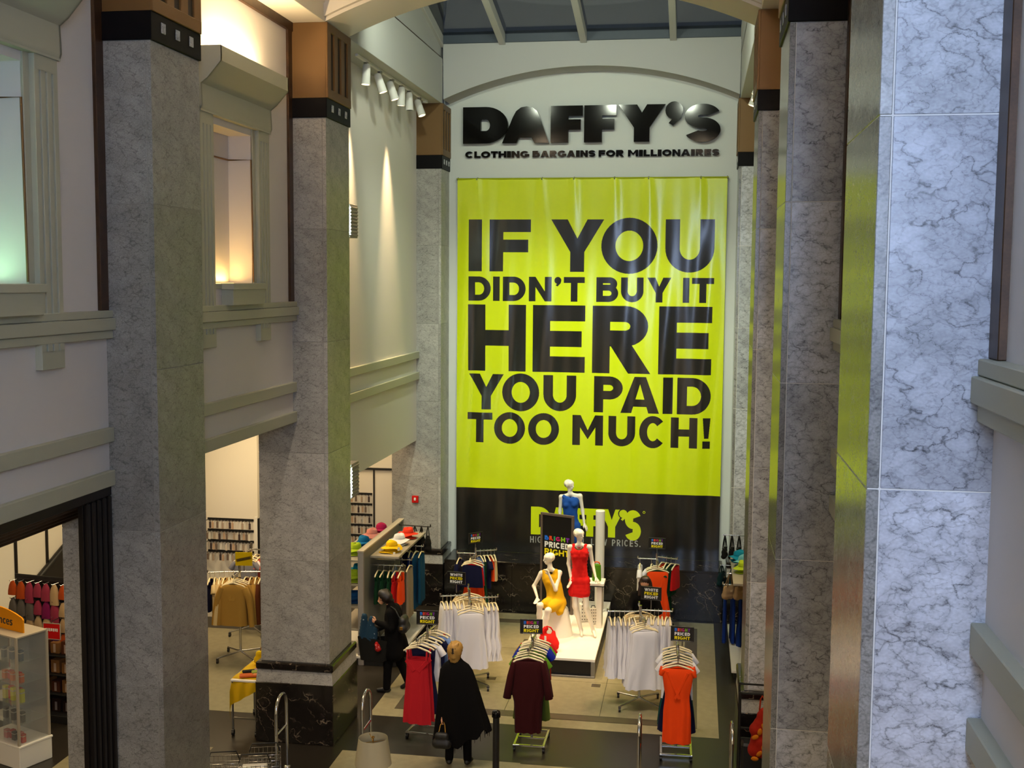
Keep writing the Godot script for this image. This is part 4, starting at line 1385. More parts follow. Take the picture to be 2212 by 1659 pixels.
	var pm := mat(Color.WHITE, 0.4)
	pm.albedo_texture = tex_of(im)
	var s := thing("framed_poster", "tall black poster in a grey-brown frame reading BRIGHT PRICED RIGHT", "poster", V(-2.56, 0.331, -21.75), deg_to_rad(-22))
	ob("print", card(0.62, 1.80), pm, s, V(0, 0.06, 0.012))
	ob("back_board", B(V(-0.33, 0.05, -0.012), V(0.33, 1.88, 0.014)), M.black, s)
	for q in [[V(-0.36, 0, -0.02), V(-0.315, 1.92, 0.03)], [V(0.315, 0, -0.02), V(0.36, 1.92, 0.03)], [V(-0.315, 1.875, -0.02), V(0.315, 1.92, 0.03)], [V(-0.315, 0.02, -0.02), V(0.315, 0.06, 0.03)]]:
		ob("frame_bar", B(q[0], q[1], 0.004), M.frame, s)
	# pole, table, bag, boxes
	g = MB.new()
	g.lathe([Vector2(0, 0), Vector2(0.13, 0), Vector2(0.13, 0), Vector2(0.13, 0.03), Vector2(0.13, 0.03), Vector2(0.09, 0.035), Vector2(0.09, 0.035), Vector2(0.09, 1.96), Vector2(0.09, 1.96), Vector2(0.08, 1.975), Vector2(0, 1.975)], 20)
	one("display_pole", "tall round cream pole standing behind the red dress mannequin", "pole", g, M.lam, V(-1.76, 0.331, -22.0))
	var t := thing("display_table", "small white table holding the green bag beside the red dress mannequin", "table", V(-1.72, 0.331, -21.0))
	ob("table_top", B(V(-0.2, 0.80, -0.2), V(0.14, 0.85, 0.2), 0.005), M.lam, t)
	ob("edge_band", B(V(-0.2, 0.785, -0.2), V(0.14, 0.80, 0.2)), M.black, t)
	ob("leg_panel", B(V(0.0, 0, -0.16), V(0.1, 0.785, 0.16), 0.004), M.lam, t)
	var gb := thing("green_bag", "small green bag with an orange top on the white display table", "bag", V(-1.73, 1.182, -20.98))
	g = MB.new()
	g.lathe([Vector2(0, 0), Vector2(0.075, 0), Vector2(0.085, 0.03), Vector2(0.08, 0.2), Vector2(0.075, 0.30), Vector2(0.06, 0.315), Vector2(0, 0.31)], 14, Vector3.ZERO, Basis(), Vector2(1, 0.55))
	ob("bag_body", g, cloth(Color(0.30, 0.50, 0.07)), gb)
	g = MB.new()
	g.tube([V(-0.055, 0.31, 0), V(-0.04, 0.35, 0), V(0, 0.36, 0), V(0.04, 0.35, 0), V(0.055, 0.31, 0)], 0.012, 6)
	ob("bag_handle", g, cloth(Color(0.85, 0.30, 0.05)), gb)
	var k := 0
	for q in [[V(-1.98, 0.331, -21.25), 0.17, 0.34], [V(-1.80, 0.331, -21.12), 0.15, 0.30]]:
		var bx := thing("perforated_box", "white perforated %s box behind the red mannequin's legs" % ["taller", "shorter"][k], "box", q[0], 0.3, "perforated boxes on the platform")
		g = MB.new()
		var w: float = q[1] / 2
		g.cbox(V(0, q[2] / 2, 0), V(q[1], q[2], q[1] * 0.8), 0.012)
		ob("box_body", g, M.lam, bx)
		for a in 3:
			for b2 in 5:
				g = MB.new()
				g.cyl(V((a - 1) * w * 0.55, 0.05 + b2 * q[2] * 0.19, w * 0.8 - 0.002), V((a - 1) * w * 0.55, 0.05 + b2 * q[2] * 0.19, w * 0.8 + 0.002), 0.011, -1, 6)
				ob("hole", g, M.black, bx)
		g = MB.new()
		g.tube([V(-w * 0.5, q[2], 0), V(-w * 0.4, q[2] + 0.04, 0), V(w * 0.4, q[2] + 0.04, 0), V(w * 0.5, q[2], 0)], 0.008, 6)
		ob("box_handle", g, M.black, bx)
		k += 1
	var rb := thing("red_bag", "crumpled red fabric bag with a white tag at the front of the platform", "bag", V(-2.43, 0.331, -19.42))
	ob("bag_body", skin([[V(-0.05, 0.10, 0), V(0.10, 0.10, 0.02), 0.10, 0.10], [V(-0.06, 0.2, 0), V(0.07, 0.18, 0), 0.085, 0.095], [V(-0.09, 0.32, 0), V(-0.04, 0.38, 0), 0.055, 0.04], [V(0.08, 0.25, 0), V(0.10, 0.31, -0.02), 0.05, 0.035]], 0.014, 60, func(q): return 0.008 * sin(q.x * 55.0 + q.y * 30.0) * sin(q.y * 48.0 + q.z * 30.0)), cloth(Color(0.80, 0.10, 0.08)), rb)
	ob("tag", B(V(-0.05, 0.20, 0.10), V(-0.015, 0.28, 0.104)), M.white, rb)
	g = MB.new()
	g.tube([V(-0.07, 0.37, 0), V(-0.02, 0.42, 0), V(0.05, 0.40, 0), V(0.10, 0.31, -0.02)], 0.012, 6)
	ob("bag_handle", g, cloth(Color(0.80, 0.10, 0.08)), rb)

func dress_bones(J: Dictionary, add: float, straps: float) -> Array:   # straps: 0 wide shoulders, 0.5 two straps, -1 none
	var o := []
	var ch: Vector3 = (J.shL + J.shR) / 2
	var pl: Vector3 = (J.hipL + J.hipR) / 2
	var ax: Vector3 = (J.shR - J.shL).normalized()
	var up := (ch - pl).normalized()
	var fw := ax.cross(up).normalized()
	for sg in [-1.0, 1.0]:
		var sh: Vector3 = ch + ax * sg * 0.075 - up * 0.10
		var wa: Vector3 = ch.lerp(pl, 0.55) + ax * sg * 0.045
		var hp: Vector3 = J.hipL if sg < 0 else J.hipR
		o.append([sh, wa, 0.082 + add, 0.07 + add])
		o.append([wa, hp.lerp(pl, 0.35) + up * 0.03, 0.07 + add, 0.088 + add])
		o.append([sh + fw * 0.055 - up * 0.055, sh + fw * 0.065 - up * 0.06, 0.046 + add, 0.04 + add])
		if straps >= 0.0:
			var s2: Vector3 = ch + ax * sg * (0.105 if straps > 0.2 else 0.10) + up * 0.012
			o.append([s2 + fw * 0.01, sh + fw * 0.05 + ax * sg * 0.02, 0.036 if straps > 0.2 else 0.05, 0.05])
			o.append([s2 - fw * 0.01, sh - fw * 0.04 + ax * sg * 0.02, 0.036 if straps > 0.2 else 0.05, 0.05])
	o.append([J.hipL, J.hipR, 0.086 + add, 0.086 + add])
	return o
# ---------- hanging clothes and racks ----------
const HUES := {"maroon": Color(0.19, 0.012, 0.025), "lime green": Color(0.32, 0.50, 0.08), "royal blue": Color(0.06, 0.12, 0.55), "red": Color(0.72, 0.06, 0.07), "olive green": Color(0.30, 0.36, 0.12), "navy": Color(0.04, 0.05, 0.18), "orange": Color(0.92, 0.27, 0.04), "teal": Color(0.02, 0.28, 0.24), "white": Color(0.88, 0.87, 0.88), "pink": Color(0.68, 0.09, 0.13), "dark green": Color(0.05, 0.22, 0.12), "cream": Color(0.80, 0.70, 0.50), "pale blue": Color(0.45, 0.55, 0.75), "blue": Color(0.03, 0.16, 0.45), "turquoise": Color(0.02, 0.25, 0.38), "beige": Color(0.55, 0.50, 0.42), "tan": Color(0.62, 0.47, 0.20), "brown": Color(0.32, 0.15, 0.05), "salmon": Color(0.80, 0.36, 0.28), "grey": Color(0.48, 0.48, 0.52), "black": Color(0.03, 0.03, 0.035), "purple": Color(0.22, 0.05, 0.24)}
var wear := {}

func shell(g: MB, rows: Array, folds: float, nf: float, seg := 32, ph := 0.0) -> void:   # rows: [y, half width, half depth]
	var pts := PackedVector3Array()
	for r in rows:
		for i in seg + 1:
			var a := TAU * (i % seg) / seg
			var c := cos(a)
			var s := sin(a)
			var x: float = r[1] * signf(c) * pow(absf(c), 0.75)
			var dn: float = clampf((-r[0] - 0.2) / 0.8, 0.0, 1.0)
			var z: float = r[2] * s + folds * dn * sin(x * nf + ph + r[0] * 1.5) + folds * 0.5 * dn * sin(x * nf * 2.3 + ph * 2)
			pts.append(V(x, r[0], z))
	g.surf(seg + 1, rows.size(), pts, false)

func wear_mesh(kind: String) -> MB:
	var g := MB.new()
	match kind:
		"sleeveless dress":
			shell(g, [[-1.15, 0.27, 0.06], [-0.95, 0.25, 0.055], [-0.75, 0.215, 0.05], [-0.55, 0.175, 0.04], [-0.42, 0.185, 0.045], [-0.3, 0.195, 0.045], [-0.2, 0.20, 0.035], [-0.165, 0.17, 0.02]], 0.022, 46)
		"strappy dress":
			shell(g, [[-1.24, 0.225, 0.06], [-1.0, 0.21, 0.055], [-0.75, 0.19, 0.05], [-0.55, 0.175, 0.045], [-0.42, 0.17, 0.045], [-0.3, 0.16, 0.035]], 0.018, 40)
			for s in [-1, 1]:
				g.tube([V(0.15 * s, -0.31, 0.03), V(0.15 * s, -0.17, 0.012), V(0.15 * s, -0.165, -0.012), V(0.14 * s, -0.31, -0.03)], 0.012, 6)
				shell_strip(g, V(0.16 * s, -0.31, 0.03), V(0.03 * s, -0.46, 0.045), 0.03)
		"cap sleeve dress":
			shell(g, [[-1.22, 0.20, 0.06], [-1.0, 0.195, 0.055], [-0.8, 0.19, 0.05], [-0.62, 0.17, 0.04], [-0.55, 0.168, 0.04], [-0.42, 0.19, 0.05], [-0.28, 0.21, 0.05], [-0.2, 0.235, 0.04], [-0.16, 0.2, 0.02]], 0.02, 38)
			for s in [-1, 1]:
				g.tube([V(0.2 * s, -0.19, 0), V(0.235 * s, -0.27, 0)], 0.045, 10, 0.03)
				shell_strip(g, V(0.14 * s, -0.2, 0.04), V(-0.03 * s, -0.58, 0.055), 0.018)
		"bell sleeve tunic":
			shell(g, [[-1.2, 0.185, 0.05], [-1.0, 0.19, 0.055], [-0.76, 0.2, 0.055], [-0.62, 0.235, 0.06], [-0.5, 0.21, 0.055], [-0.3, 0.21, 0.05], [-0.2, 0.22, 0.04], [-0.165, 0.17, 0.02]], 0.02, 60)
			for s in [-1, 1]:
				g.tube([V(0.2 * s, -0.2, 0), V(0.245 * s, -0.38, 0.01), V(0.275 * s, -0.56, 0.015), V(0.295 * s, -0.7, 0.02)], 0.045, 10, 0.06)
		"tee":
			shell(g, [[-0.72, 0.225, 0.045], [-0.5, 0.215, 0.045], [-0.3, 0.21, 0.045], [-0.2, 0.215, 0.035], [-0.165, 0.15, 0.02]], 0.014, 40)
			for s in [-1, 1]:
				g.tube([V(0.19 * s, -0.2, 0), V(0.27 * s, -0.33, 0)], 0.045, 10, 0.055)
		"tank top":
			shell(g, [[-0.68, 0.20, 0.045], [-0.5, 0.19, 0.045], [-0.36, 0.18, 0.04], [-0.27, 0.15, 0.03]], 0.014, 44)
			for s in [-1, 1]:
				g.tube([V(0.11 * s, -0.29, 0.02), V(0.12 * s, -0.16, 0.01), V(0.12 * s, -0.16, -0.01), V(0.11 * s, -0.29, -0.02)], 0.018, 6)
		"gauzy blouse":
			shell(g, [[-1.08, 0.30, 0.07], [-0.9, 0.28, 0.065], [-0.7, 0.255, 0.058], [-0.52, 0.225, 0.05], [-0.36, 0.205, 0.045], [-0.25, 0.205, 0.04], [-0.185, 0.2, 0.03], [-0.16, 0.15, 0.015]], 0.03, 62)
		"gauzy skirt":
			shell(g, [[-1.02, 0.27, 0.065], [-0.8, 0.24, 0.058], [-0.6, 0.215, 0.05], [-0.4, 0.19, 0.045], [-0.2, 0.17, 0.03], [-0.15, 0.165, 0.025]], 0.03, 66)
		"skirt":
			shell(g, [[-0.58, 0.225, 0.05], [-0.4, 0.21, 0.045], [-0.22, 0.19, 0.035], [-0.16, 0.185, 0.025]], 0.014, 36)
		"long trousers":
			for s in [-1, 1]:
				var h := MB.new()
				shell(h, [[-1.05, 0.10, 0.035], [-0.7, 0.10, 0.035], [-0.4, 0.105, 0.035], [-0.16, 0.095, 0.025]], 0.01, 50, 16)
				g.join(h, Transform3D(Basis(), V(0.095 * s, 0, 0)))
		"long dress":
			shell(g, [[-1.45, 0.24, 0.06], [-1.1, 0.22, 0.055], [-0.7, 0.19, 0.05], [-0.45, 0.17, 0.045], [-0.3, 0.18, 0.045], [-0.2, 0.18, 0.03], [-0.165, 0.15, 0.02]], 0.03, 52)
		"jacket":
			shell(g, [[-0.86, 0.245, 0.07], [-0.65, 0.235, 0.07], [-0.42, 0.225, 0.065], [-0.26, 0.225, 0.06], [-0.185, 0.215, 0.045], [-0.14, 0.12, 0.025]], 0.012, 22)
			for s in [-1, 1]:
				g.tube([V(0.2 * s, -0.2, 0), V(0.28 * s, -0.38, 0.0), V(0.32 * s, -0.6, 0.02), V(0.345 * s, -0.86, 0.04)], 0.062, 10, 0.045)
				shell_strip(g, V(0.075 * s, -0.16, 0.03), V(0.02 * s, -0.42, 0.068), 0.03)
	return g

func shell_strip(g: MB, a: Vector3, b: Vector3, w: float) -> void:   # a lapel, strap or wrapped fold
	var d := (b - a).normalized()
	var s := d.cross(V(0, 0, 1)).normalized()
	g.cbox((a + b) / 2, V(w * 2, (b - a).length(), 0.012), 0.004, Basis(s, d, s.cross(d)))

func hanger_mesh() -> MB:
	var g := MB.new()
	g.tube([V(-0.21, -0.185, 0), V(-0.17, -0.16, 0), V(-0.05, -0.125, 0), V(0, -0.115, 0), V(0.05, -0.125, 0), V(0.17, -0.16, 0), V(0.21, -0.185, 0)], 0.014, 6)
	return g

func hook_mesh() -> MB:
	var g := MB.new()
	g.tube([V(0.0, 0.0, 0), V(0.018, 0.012, 0), V(0.02, 0.0, 0), V(0.012, -0.03, 0), V(0, -0.045, 0), V(0, -0.12, 0)], 0.004, 5)
	return g

func hang(kind: String, hue: String, label: String, at: Vector3, turn: float, grp: String) -> void:
	if not wear.has(kind):
		wear[kind] = wear_mesh(kind).mesh()
	if not wear.has("hanger"):
		wear["hanger"] = hanger_mesh().mesh()
		wear["hook"] = hook_mesh().mesh()
	var nm := "hanging_" + kind.replace(" ", "_")
	var r := thing(nm, label, kind.split(" ")[-1], at, turn, grp)
	ob("garment_cloth", wear[kind], cloth(HUES[hue]), r)
	var hg := ob("hanger", wear["hanger"], M.hanger, r)
	ob("hook", wear["hook"], M.chrome, hg)

func caster(parent: Node3D, at: Vector3) -> void:
	if not wear.has("wheel"):
		var g := MB.new()
		g.cyl(V(-0.016, 0.035, 0), V(0.016, 0.035, 0), 0.035, -1, 12)
		wear["wheel"] = g.mesh()
		wear["fork"] = B(V(-0.022, 0.06, -0.02), V(0.022, 0.085, 0.02), 0.005).mesh()
	var c := ob("caster", wear["fork"], M.steel_dark, parent, at)
	ob("wheel", wear["wheel"], M.black, c)

func arm_run(rack: Node3D, rp: String, from: Vector3, dir: Vector3, length: float, items: Array, grp: String, start: float, word: String) -> void:
	# one horizontal arm with garments hung square to it; the first item hangs nearest the outer end
	var g := MB.new()
	var a := from - rack.position
	var inv := Basis(Vector3.UP, -rack.rotation.y)
	a = inv * a
	var d := inv * dir
	g.cyl(a, a + d * length, 0.012, -1, 8)
	g.cyl(a + d * length, a + d * length + V(0, 0.045, 0), 0.014, -1, 8)
	ob("arm", g, M.chrome, rack)
	var n := items.size()
	var turn := atan2(dir.x, dir.z)
	for i in n:
		var s := lerpf(length - 0.04, start, i / maxf(n - 1.0, 1.0))
		var wob := 0.09 * sin(i * 2.3 + from.x * 5)
		hang(items[i][0], items[i][1], "%s %s on %s, %s on its %s arm" % [items[i][1], items[i][0], rp, ord_words[i], word], from + dir * s + V(0, 0.013, 0), turn + wob, grp)

func t_stand(rp: String, label: String, at: Vector3, turn: float, h: float, items: Array, back_items: Array) -> void:
	var r := thing("t_stand_rack", label, "clothes rack", at, turn, "two-arm clothes racks at the front")
	var g := MB.new()
	for s in [-1, 1]:
		g.span(V(0.21 * s - 0.018, 0.085, -0.32), V(0.21 * s + 0.018, 0.11, 0.32), 0.004)
	for s in [-1, 0, 1]:
		g.span(V(-0.21, 0.085, 0.30 * s - 0.018), V(0.21, 0.11, 0.30 * s + 0.018), 0.004)
	ob("base_frame", g, M.chrome, r)
	for sx in [-1, 1]:
		for sz in [-1, 1]:
			caster(r, V(0.21 * sx, 0, 0.28 * sz))
	g = MB.new()
	g.cyl(V(0, 0.10, 0), V(0, h + 0.06, 0), 0.019, -1, 10)
	ob("post", g, M.chrome, r)
	var d := V(sin(turn), 0, cos(turn))
	arm_run(r, rp, at + V(0, h, 0), d, 0.46, items, "clothes on " + rp, 0.06, "front")
	arm_run(r, rp, at + V(0, h, 0), -d, 0.46, back_items, "clothes on " + rp, 0.06, "back")

func four_way(rp: String, label: String, at: Vector3, turn: float, h: float, arms: Array) -> void:
	# arms: [word, angle from +z in degrees, extra height, length, items]
	var r := thing("four_way_rack", label, "clothes rack", at, turn, "four-way chrome racks")
	var g := MB.new()
	for k in 4:
		var a := TAU * k / 4 + PI / 4
		g.tube([V(0, 0.14, 0), V(sin(a) * 0.12, 0.12, cos(a) * 0.12), V(sin(a) * 0.46, 0.09, cos(a) * 0.46)], 0.016, 8)
	ob("base_legs", g, M.chrome, r)
	for k in 4:
		var a := TAU * k / 4 + PI / 4
		caster(r, V(sin(a) * 0.45, 0, cos(a) * 0.45))
	g = MB.new()
	g.cyl(V(0, 0.13, 0), V(0, h + 0.12, 0), 0.022, -1, 10)
	ob("post", g, M.chrome, r)
	for q in arms:
		var a: float = turn + deg_to_rad(q[1])
		var d := V(sin(a), 0, cos(a))
		arm_run(r, rp, at + V(0, h + q[2], 0), d, q[3], q[4], "clothes on " + rp, 0.10, q[0])

func rep(kind: String, hue: String, n: int) -> Array:
	var o := []
	for k in n:
		o.append([kind, hue])
	return o

func build_racks() -> void:
	t_stand("the centre rack", "chrome two-arm rack of maroon, green and blue tops in the middle foreground", V(-2.24, 0, -16.12), 0.0, 1.53,
		[["bell sleeve tunic", "maroon"], ["bell sleeve tunic", "maroon"], ["tee", "lime green"], ["sleeveless dress", "olive green"]],
		[["tee", "red"], ["tee", "lime green"], ["tee", "royal blue"], ["tee", "royal blue"], ["sleeveless dress", "lime green"]])
	t_stand("the orange dress rack", "chrome two-arm rack fronted by an orange dress at the right", V(-0.17, 0, -16.16), 0.03, 1.53,
		[["cap sleeve dress", "orange"], ["cap sleeve dress", "orange"], ["sleeveless dress", "navy"], ["tee", "white"]],
		[["tank top", "teal"], ["tee", "white"], ["sleeveless dress", "navy"], ["sleeveless dress", "teal"]])
	t_stand("the pink dress rack", "chrome two-arm rack fronted by a long pink dress behind the woman in the cape", V(-3.83, 0, -16.28), -0.12, 1.53,
		[["strappy dress", "pink"], ["strappy dress", "pink"], ["sleeveless dress", "navy"], ["tee", "white"]],
		[["tank top", "red"], ["tee", "pale blue"], ["tee", "navy"], ["tank top", "white"]])
	four_way("the left white rack", "chrome four-way rack of white blouses left of the platform", V(-3.62, 0, -18.4), 0.18, 1.50, [
		["front", 5.0, -0.03, 0.42, rep("gauzy blouse", "white", 3)], ["left", -82.0, 0.02, 0.48, rep("gauzy blouse", "white", 6)],
		["right", 98.0, -0.03, 0.48, rep("gauzy skirt", "white", 7)], ["back", 183.0, 0.05, 0.42, rep("tee", "cream", 3)]])
	four_way("the right white rack", "chrome four-way rack of white clothes right of the platform", V(-0.78, 0, -17.95), 0.1, 1.50, [
		["front", 8.0, -0.03, 0.42, rep("gauzy blouse", "white", 4)], ["left", -88.0, 0.02, 0.52, rep("gauzy skirt", "white", 6)],
		["right", 84.0, 0.05, 0.50, rep("gauzy blouse", "white", 7)], ["back", 180.0, 0.02, 0.42, rep("tee", "cream", 2)]])
	four_way("the back left rack", "small rack of navy and orange clothes by the black ledge at the left", V(-4.15, 0, -21.7), 0.15, 1.42, [
		["front", -8.0, 0.0, 0.40, [["skirt", "navy"], ["skirt", "red"], ["sleeveless dress", "orange"]]],
		["right", 105.0, 0.05, 0.42, [["skirt", "cream"], ["skirt", "orange"], ["tee", "navy"], ["sleeveless dress", "dark green"], ["skirt", "pale blue"]]],
		["left", -95.0, 0.0, 0.36, [["tee", "navy"], ["skirt", "orange"]]]])
	four_way("the back right rack", "small rack of orange and green clothes by the black ledge at the right", V(-0.66, 0, -21.9), 0.0, 1.42, [
		["front", 5.0, 0.0, 0.40, [["sleeveless dress", "orange"], ["sleeveless dress", "dark green"], ["tee", "white"]]],
		["right", 70.0, 0.05, 0.42, [["skirt", "red"], ["tee", "dark green"], ["sleeveless dress", "dark green"], ["skirt", "orange"]]],
		["left", -90.0, 0.0, 0.36, [["tee", "white"], ["tee", "white"]]]])
	rack_sign("black price sign BRIGHT PRICED RIGHT over the maroon tunics", "BRIGHT", V(-2.26, 1.64, -16.12), 0.10, 0.07)
	rack_sign("black price sign BRIGHT PRICED RIGHT over the orange dress", "BRIGHT", V(-0.11, 1.64, -16.16), -0.05, 0.07)
	rack_sign("black price sign BRIGHT PRICED RIGHT over the pink dress", "BRIGHT", V(-3.83, 1.64, -16.28), 0.05, 0.07)
	rack_sign("black price sign WHITE PRICED RIGHT over the left white rack", "WHITE", V(-3.86, 1.66, -18.5), -0.12, 0.14)
	rack_sign("black price sign WHITE PRICED RIGHT over the right white rack", "WHITE", V(-0.62, 1.70, -18.0), -0.15, 0.14)
	rack_sign("black price sign turned aside over the back left rack", "BRIGHT", V(-4.15, 1.62, -21.7), 0.75, 0.10)
	rack_sign("black price sign BRIGHT PRICED RIGHT over the back right rack", "BRIGHT", V(-0.66, 1.62, -21.9), -0.04, 0.10)
# ---------- gondolas, hats, bags ----------
func hat_mesh(sd: float) -> MB:
	var g := MB.new()
	var prof := [[0.0, 0.125], [0.05, 0.125], [0.085, 0.115], [0.098, 0.09], [0.104, 0.05], [0.108, 0.03], [0.125, 0.022], [0.16, 0.012], [0.195, 0.0], [0.195, -0.004], [0.16, 0.006], [0.11, 0.018]]
	var pts := PackedVector3Array()
	prof.reverse()
	for p in prof:
		for i in 25:
			var a := TAU * (i % 24) / 24
			var wav: float = clampf((p[0] - 0.11) / 0.085, 0, 1) * (0.022 * sin(a * 2 + sd) + 0.012 * sin(a * 3 + sd * 2))
			var dent: float = -0.012 * cos(a * 2 + sd) if p[0] < 0.09 and p[1] > 0.1 else 0.0
			pts.append(V(p[0] * cos(a), p[1] + wav + dent, -p[0] * sin(a) * 0.92))
	g.surf(25, prof.size(), pts)
	return g

func hat(label: String, c: Color, at: Vector3, turn: float, grp: String, tagged := false) -> void:
	var r := thing("sun_hat", label, "hat", at, turn, grp)
	var k := "hat%d" % (int(absf(turn) * 10) % 3)
	if not wear.has(k):
		wear[k] = hat_mesh(float(int(absf(turn) * 10) % 3) * 1.9).mesh()
	ob("felt", wear[k], cloth(c), r)
	var g := MB.new()
	g.lathe([Vector2(0.1065, 0.028), Vector2(0.1075, 0.045), Vector2(0.1065, 0.052)], 20, Vector3.ZERO, Basis(), Vector2(1, 0.92))
	ob("band", g, cloth(c.darkened(0.12)), r)
	if tagged:
		ob("tag", B(V(0.05, -0.03, 0.17), V(0.09, 0.03, 0.174)), M.white, r)

func handbag(label: String, c: Color, at: Vector3, turn: float, w: float, h: float, drop: float, grp: String, trim := Color(0.5, 0.42, 0.3)) -> void:
	# hangs from its handles: at is the top of the handle loop
	var r := thing("handbag", label, "handbag", at, turn, grp)
	ob("bag_body", skin([[V(-w * 0.36, -drop - h * 0.75, 0), V(w * 0.36, -drop - h * 0.75, 0), h * 0.22, h * 0.22], [V(-w * 0.3, -drop - h * 0.4, 0), V(w * 0.3, -drop - h * 0.4, 0), h * 0.2, h * 0.2], [V(-w * 0.3, -drop - h * 0.12, 0), V(w * 0.3, -drop - h * 0.12, 0), h * 0.12, h * 0.12]], 0.02, 60, func(q): return 0.006 * sin(q.x * 60 + q.y * 40)), cloth(c), r)
	for z in [-0.03, 0.03]:
		var g := MB.new()
		g.tube([V(-w * 0.25, -drop - h * 0.1, z), V(-w * 0.12, -drop * 0.4, z * 0.5), V(0, 0, 0), V(w * 0.12, -drop * 0.4, z * 0.5), V(w * 0.25, -drop - h * 0.1, z)], 0.009, 6)
		ob("handle", g, cloth(c.darkened(0.3)), r)
	ob("clasp", B(V(-0.03, -drop - h * 0.45, h * 0.19), V(0.03, -drop - h * 0.3, h * 0.215), 0.006), cloth(trim), r)

func build_gondolas() -> void:
	var YEL := Color(0.90, 0.72, 0.02)
	var LIM := Color(0.66, 0.75, 0.14)
	# left gondola: tall panel with hat shelves on both sides
	var r := thing("hat_gondola", "double-sided shelf unit topped with coloured sun hats at the left", "shelf unit", V(-5.66, 0, -20.4))
	ob("centre_panel", B(V(-0.035, 0.14, -1.35), V(0.035, 2.0, 1.33), 0.004), M.panel_grey, r)
	ob("front_upright", B(V(-0.05, 0, 1.33), V(0.05, 2.0, 1.39), 0.004), M.washer, r)
	ob("rear_upright", B(V(-0.05, 0, -1.41), V(0.05, 2.0, -1.35), 0.004), M.washer, r)
	ob("top_rail", B(V(-0.06, 2.0, -1.42), V(0.06, 2.03, 1.40), 0.004), M.laminate, r)
	ob("hat_shelf", B(V(0.035, 1.80, -1.15), V(0.56, 1.84, 0.92), 0.004), M.laminate, r)
	ob("hat_shelf", B(V(-0.56, 1.80, -1.3), V(-0.035, 1.84, 1.3), 0.004), M.laminate, r)
	ob("shelf_edge", B(V(0.1, 1.775, 0.92), V(0.5, 1.80, 0.935)), M.chrome, r)
	for y in [1.38, 0.98, 0.58]:
		ob("lower_shelf", B(V(-0.5, y, -1.3), V(-0.035, y + 0.03, 1.3), 0.004), M.laminate, r)
	ob("base_deck", B(V(-0.6, 0.12, -1.4), V(0.66, 0.17, 1.4), 0.006), M.lam, r)
	ob("kick_plate", B(V(-0.55, 0, -1.36), V(0.62, 0.12, 1.36)), M.black, r)
	var i := 0
	for q in [["yellow", YEL, V(-5.35, 1.845, -19.80), 0.3], ["white", Color(0.88, 0.88, 0.88), V(-5.36, 1.845, -20.38), 0.1], ["coral", Color(0.85, 0.22, 0.12), V(-5.33, 1.845, -20.92), 0.5], ["lime", LIM, V(-5.93, 1.845, -19.50), 0.2], ["sky blue", Color(0.08, 0.42, 0.62), V(-5.95, 1.845, -20.08), 0.6], ["pale pink", Color(0.85, 0.55, 0.50), V(-5.98, 1.845, -20.72), 0.4], ["magenta", Color(0.66, 0.10, 0.30), V(-5.93, 1.845, -21.2), 0.0]]:
		hat("%s sun hat, lower of two stacked on the left hat shelf" % q[0], q[1].darkened(0.1), q[2], q[3], "sun hats on the left gondola", i == 0)
		hat("%s sun hat on top of its pair on the left hat shelf" % q[0], q[1], q[2] + V(0.03, 0.075, -0.02), q[3] + 0.3, "sun hats on the left gondola", i % 3 == 0)
		i += 1
	for q in [["lime", LIM, V(-5.9, 1.412, -19.3)], ["turquoise", Color(0.05, 0.50, 0.60), V(-5.93, 1.412, -19.75)], ["deep blue", Color(0.04, 0.25, 0.45), V(-5.9, 1.012, -19.4)]]:
		hat("%s sun hat on a lower shelf of the left gondola" % q[0], q[1], q[2], 0.2, "sun hats on the left gondola")
		hat("upper %s sun hat of the pair on a lower shelf of the left gondola" % q[0], q[1], q[2] + V(0.02, 0.075, 0.0), 0.5, "sun hats on the left gondola")
	# face-out arms towards the hall
	var L := "the left gondola"
	arm_run(r, L, V(-5.62, 1.66, -19.55), V(1, 0, 0), 0.58, [["tank top", "orange"], ["tank top", "red"], ["tank top", "dark green"], ["tank top", "dark green"], ["tank top", "dark green"]], "clothes on the left gondola", 0.12, "front")
	arm_run(r, L, V(-5.62, 1.66, -20.0), V(1, 0, 0), 0.62, [["long trousers", "beige"], ["long trousers", "beige"], ["sleeveless dress", "pale blue"]], "clothes on the left gondola", 0.3, "second")
	arm_run(r, L, V(-5.62, 1.74, -20.75), V(1, 0, 0), 0.66, [["long trousers", "turquoise"], ["sleeveless dress", "turquoise"], ["sleeveless dress", "blue"], ["sleeveless dress", "navy"]], "clothes on the left gondola", 0.3, "third")
	var g := MB.new()
	g.cyl(V(0, 1.97, -1.1), V(0.66, 1.95, -1.1), 0.011, -1, 8)
	g.cyl(V(0.66, 1.95, -1.1), V(0.66, 2.0, -1.1), 0.013, -1, 8)
	ob("bag_arm", g, M.steel_dark, r)
	for k in 3:
		handbag("black patterned shopper bag, %s on the left gondola's top arm" % ["outer", "middle", "inner"][k], Color(0.07, 0.06, 0.045), V(-5.05 - k * 0.13, 1.962, -21.5), PI / 2 + 0.25 - k * 0.2, 0.34, 0.30, 0.20, "black bags on the left gondola", Color(0.45, 0.30, 0.12))
	# right gondola behind the third pillar
	r = thing("accessory_gondola", "shelf unit with hats, bags and blue clothes at the right behind the pillar", "shelf unit", V(1.22, 0, -20.9))
	ob("centre_panel", B(V(-0.03, 0.14, -1.2), V(0.03, 2.05, 1.5), 0.004), M.laminate, r)
	ob("front_upright", B(V(-0.05, 0, 1.5), V(0.05, 2.05, 1.56), 0.004), M.washer, r)
	ob("hat_shelf", B(V(-0.52, 1.60, -0.5), V(-0.03, 1.64, 1.4), 0.004), M.laminate, r)
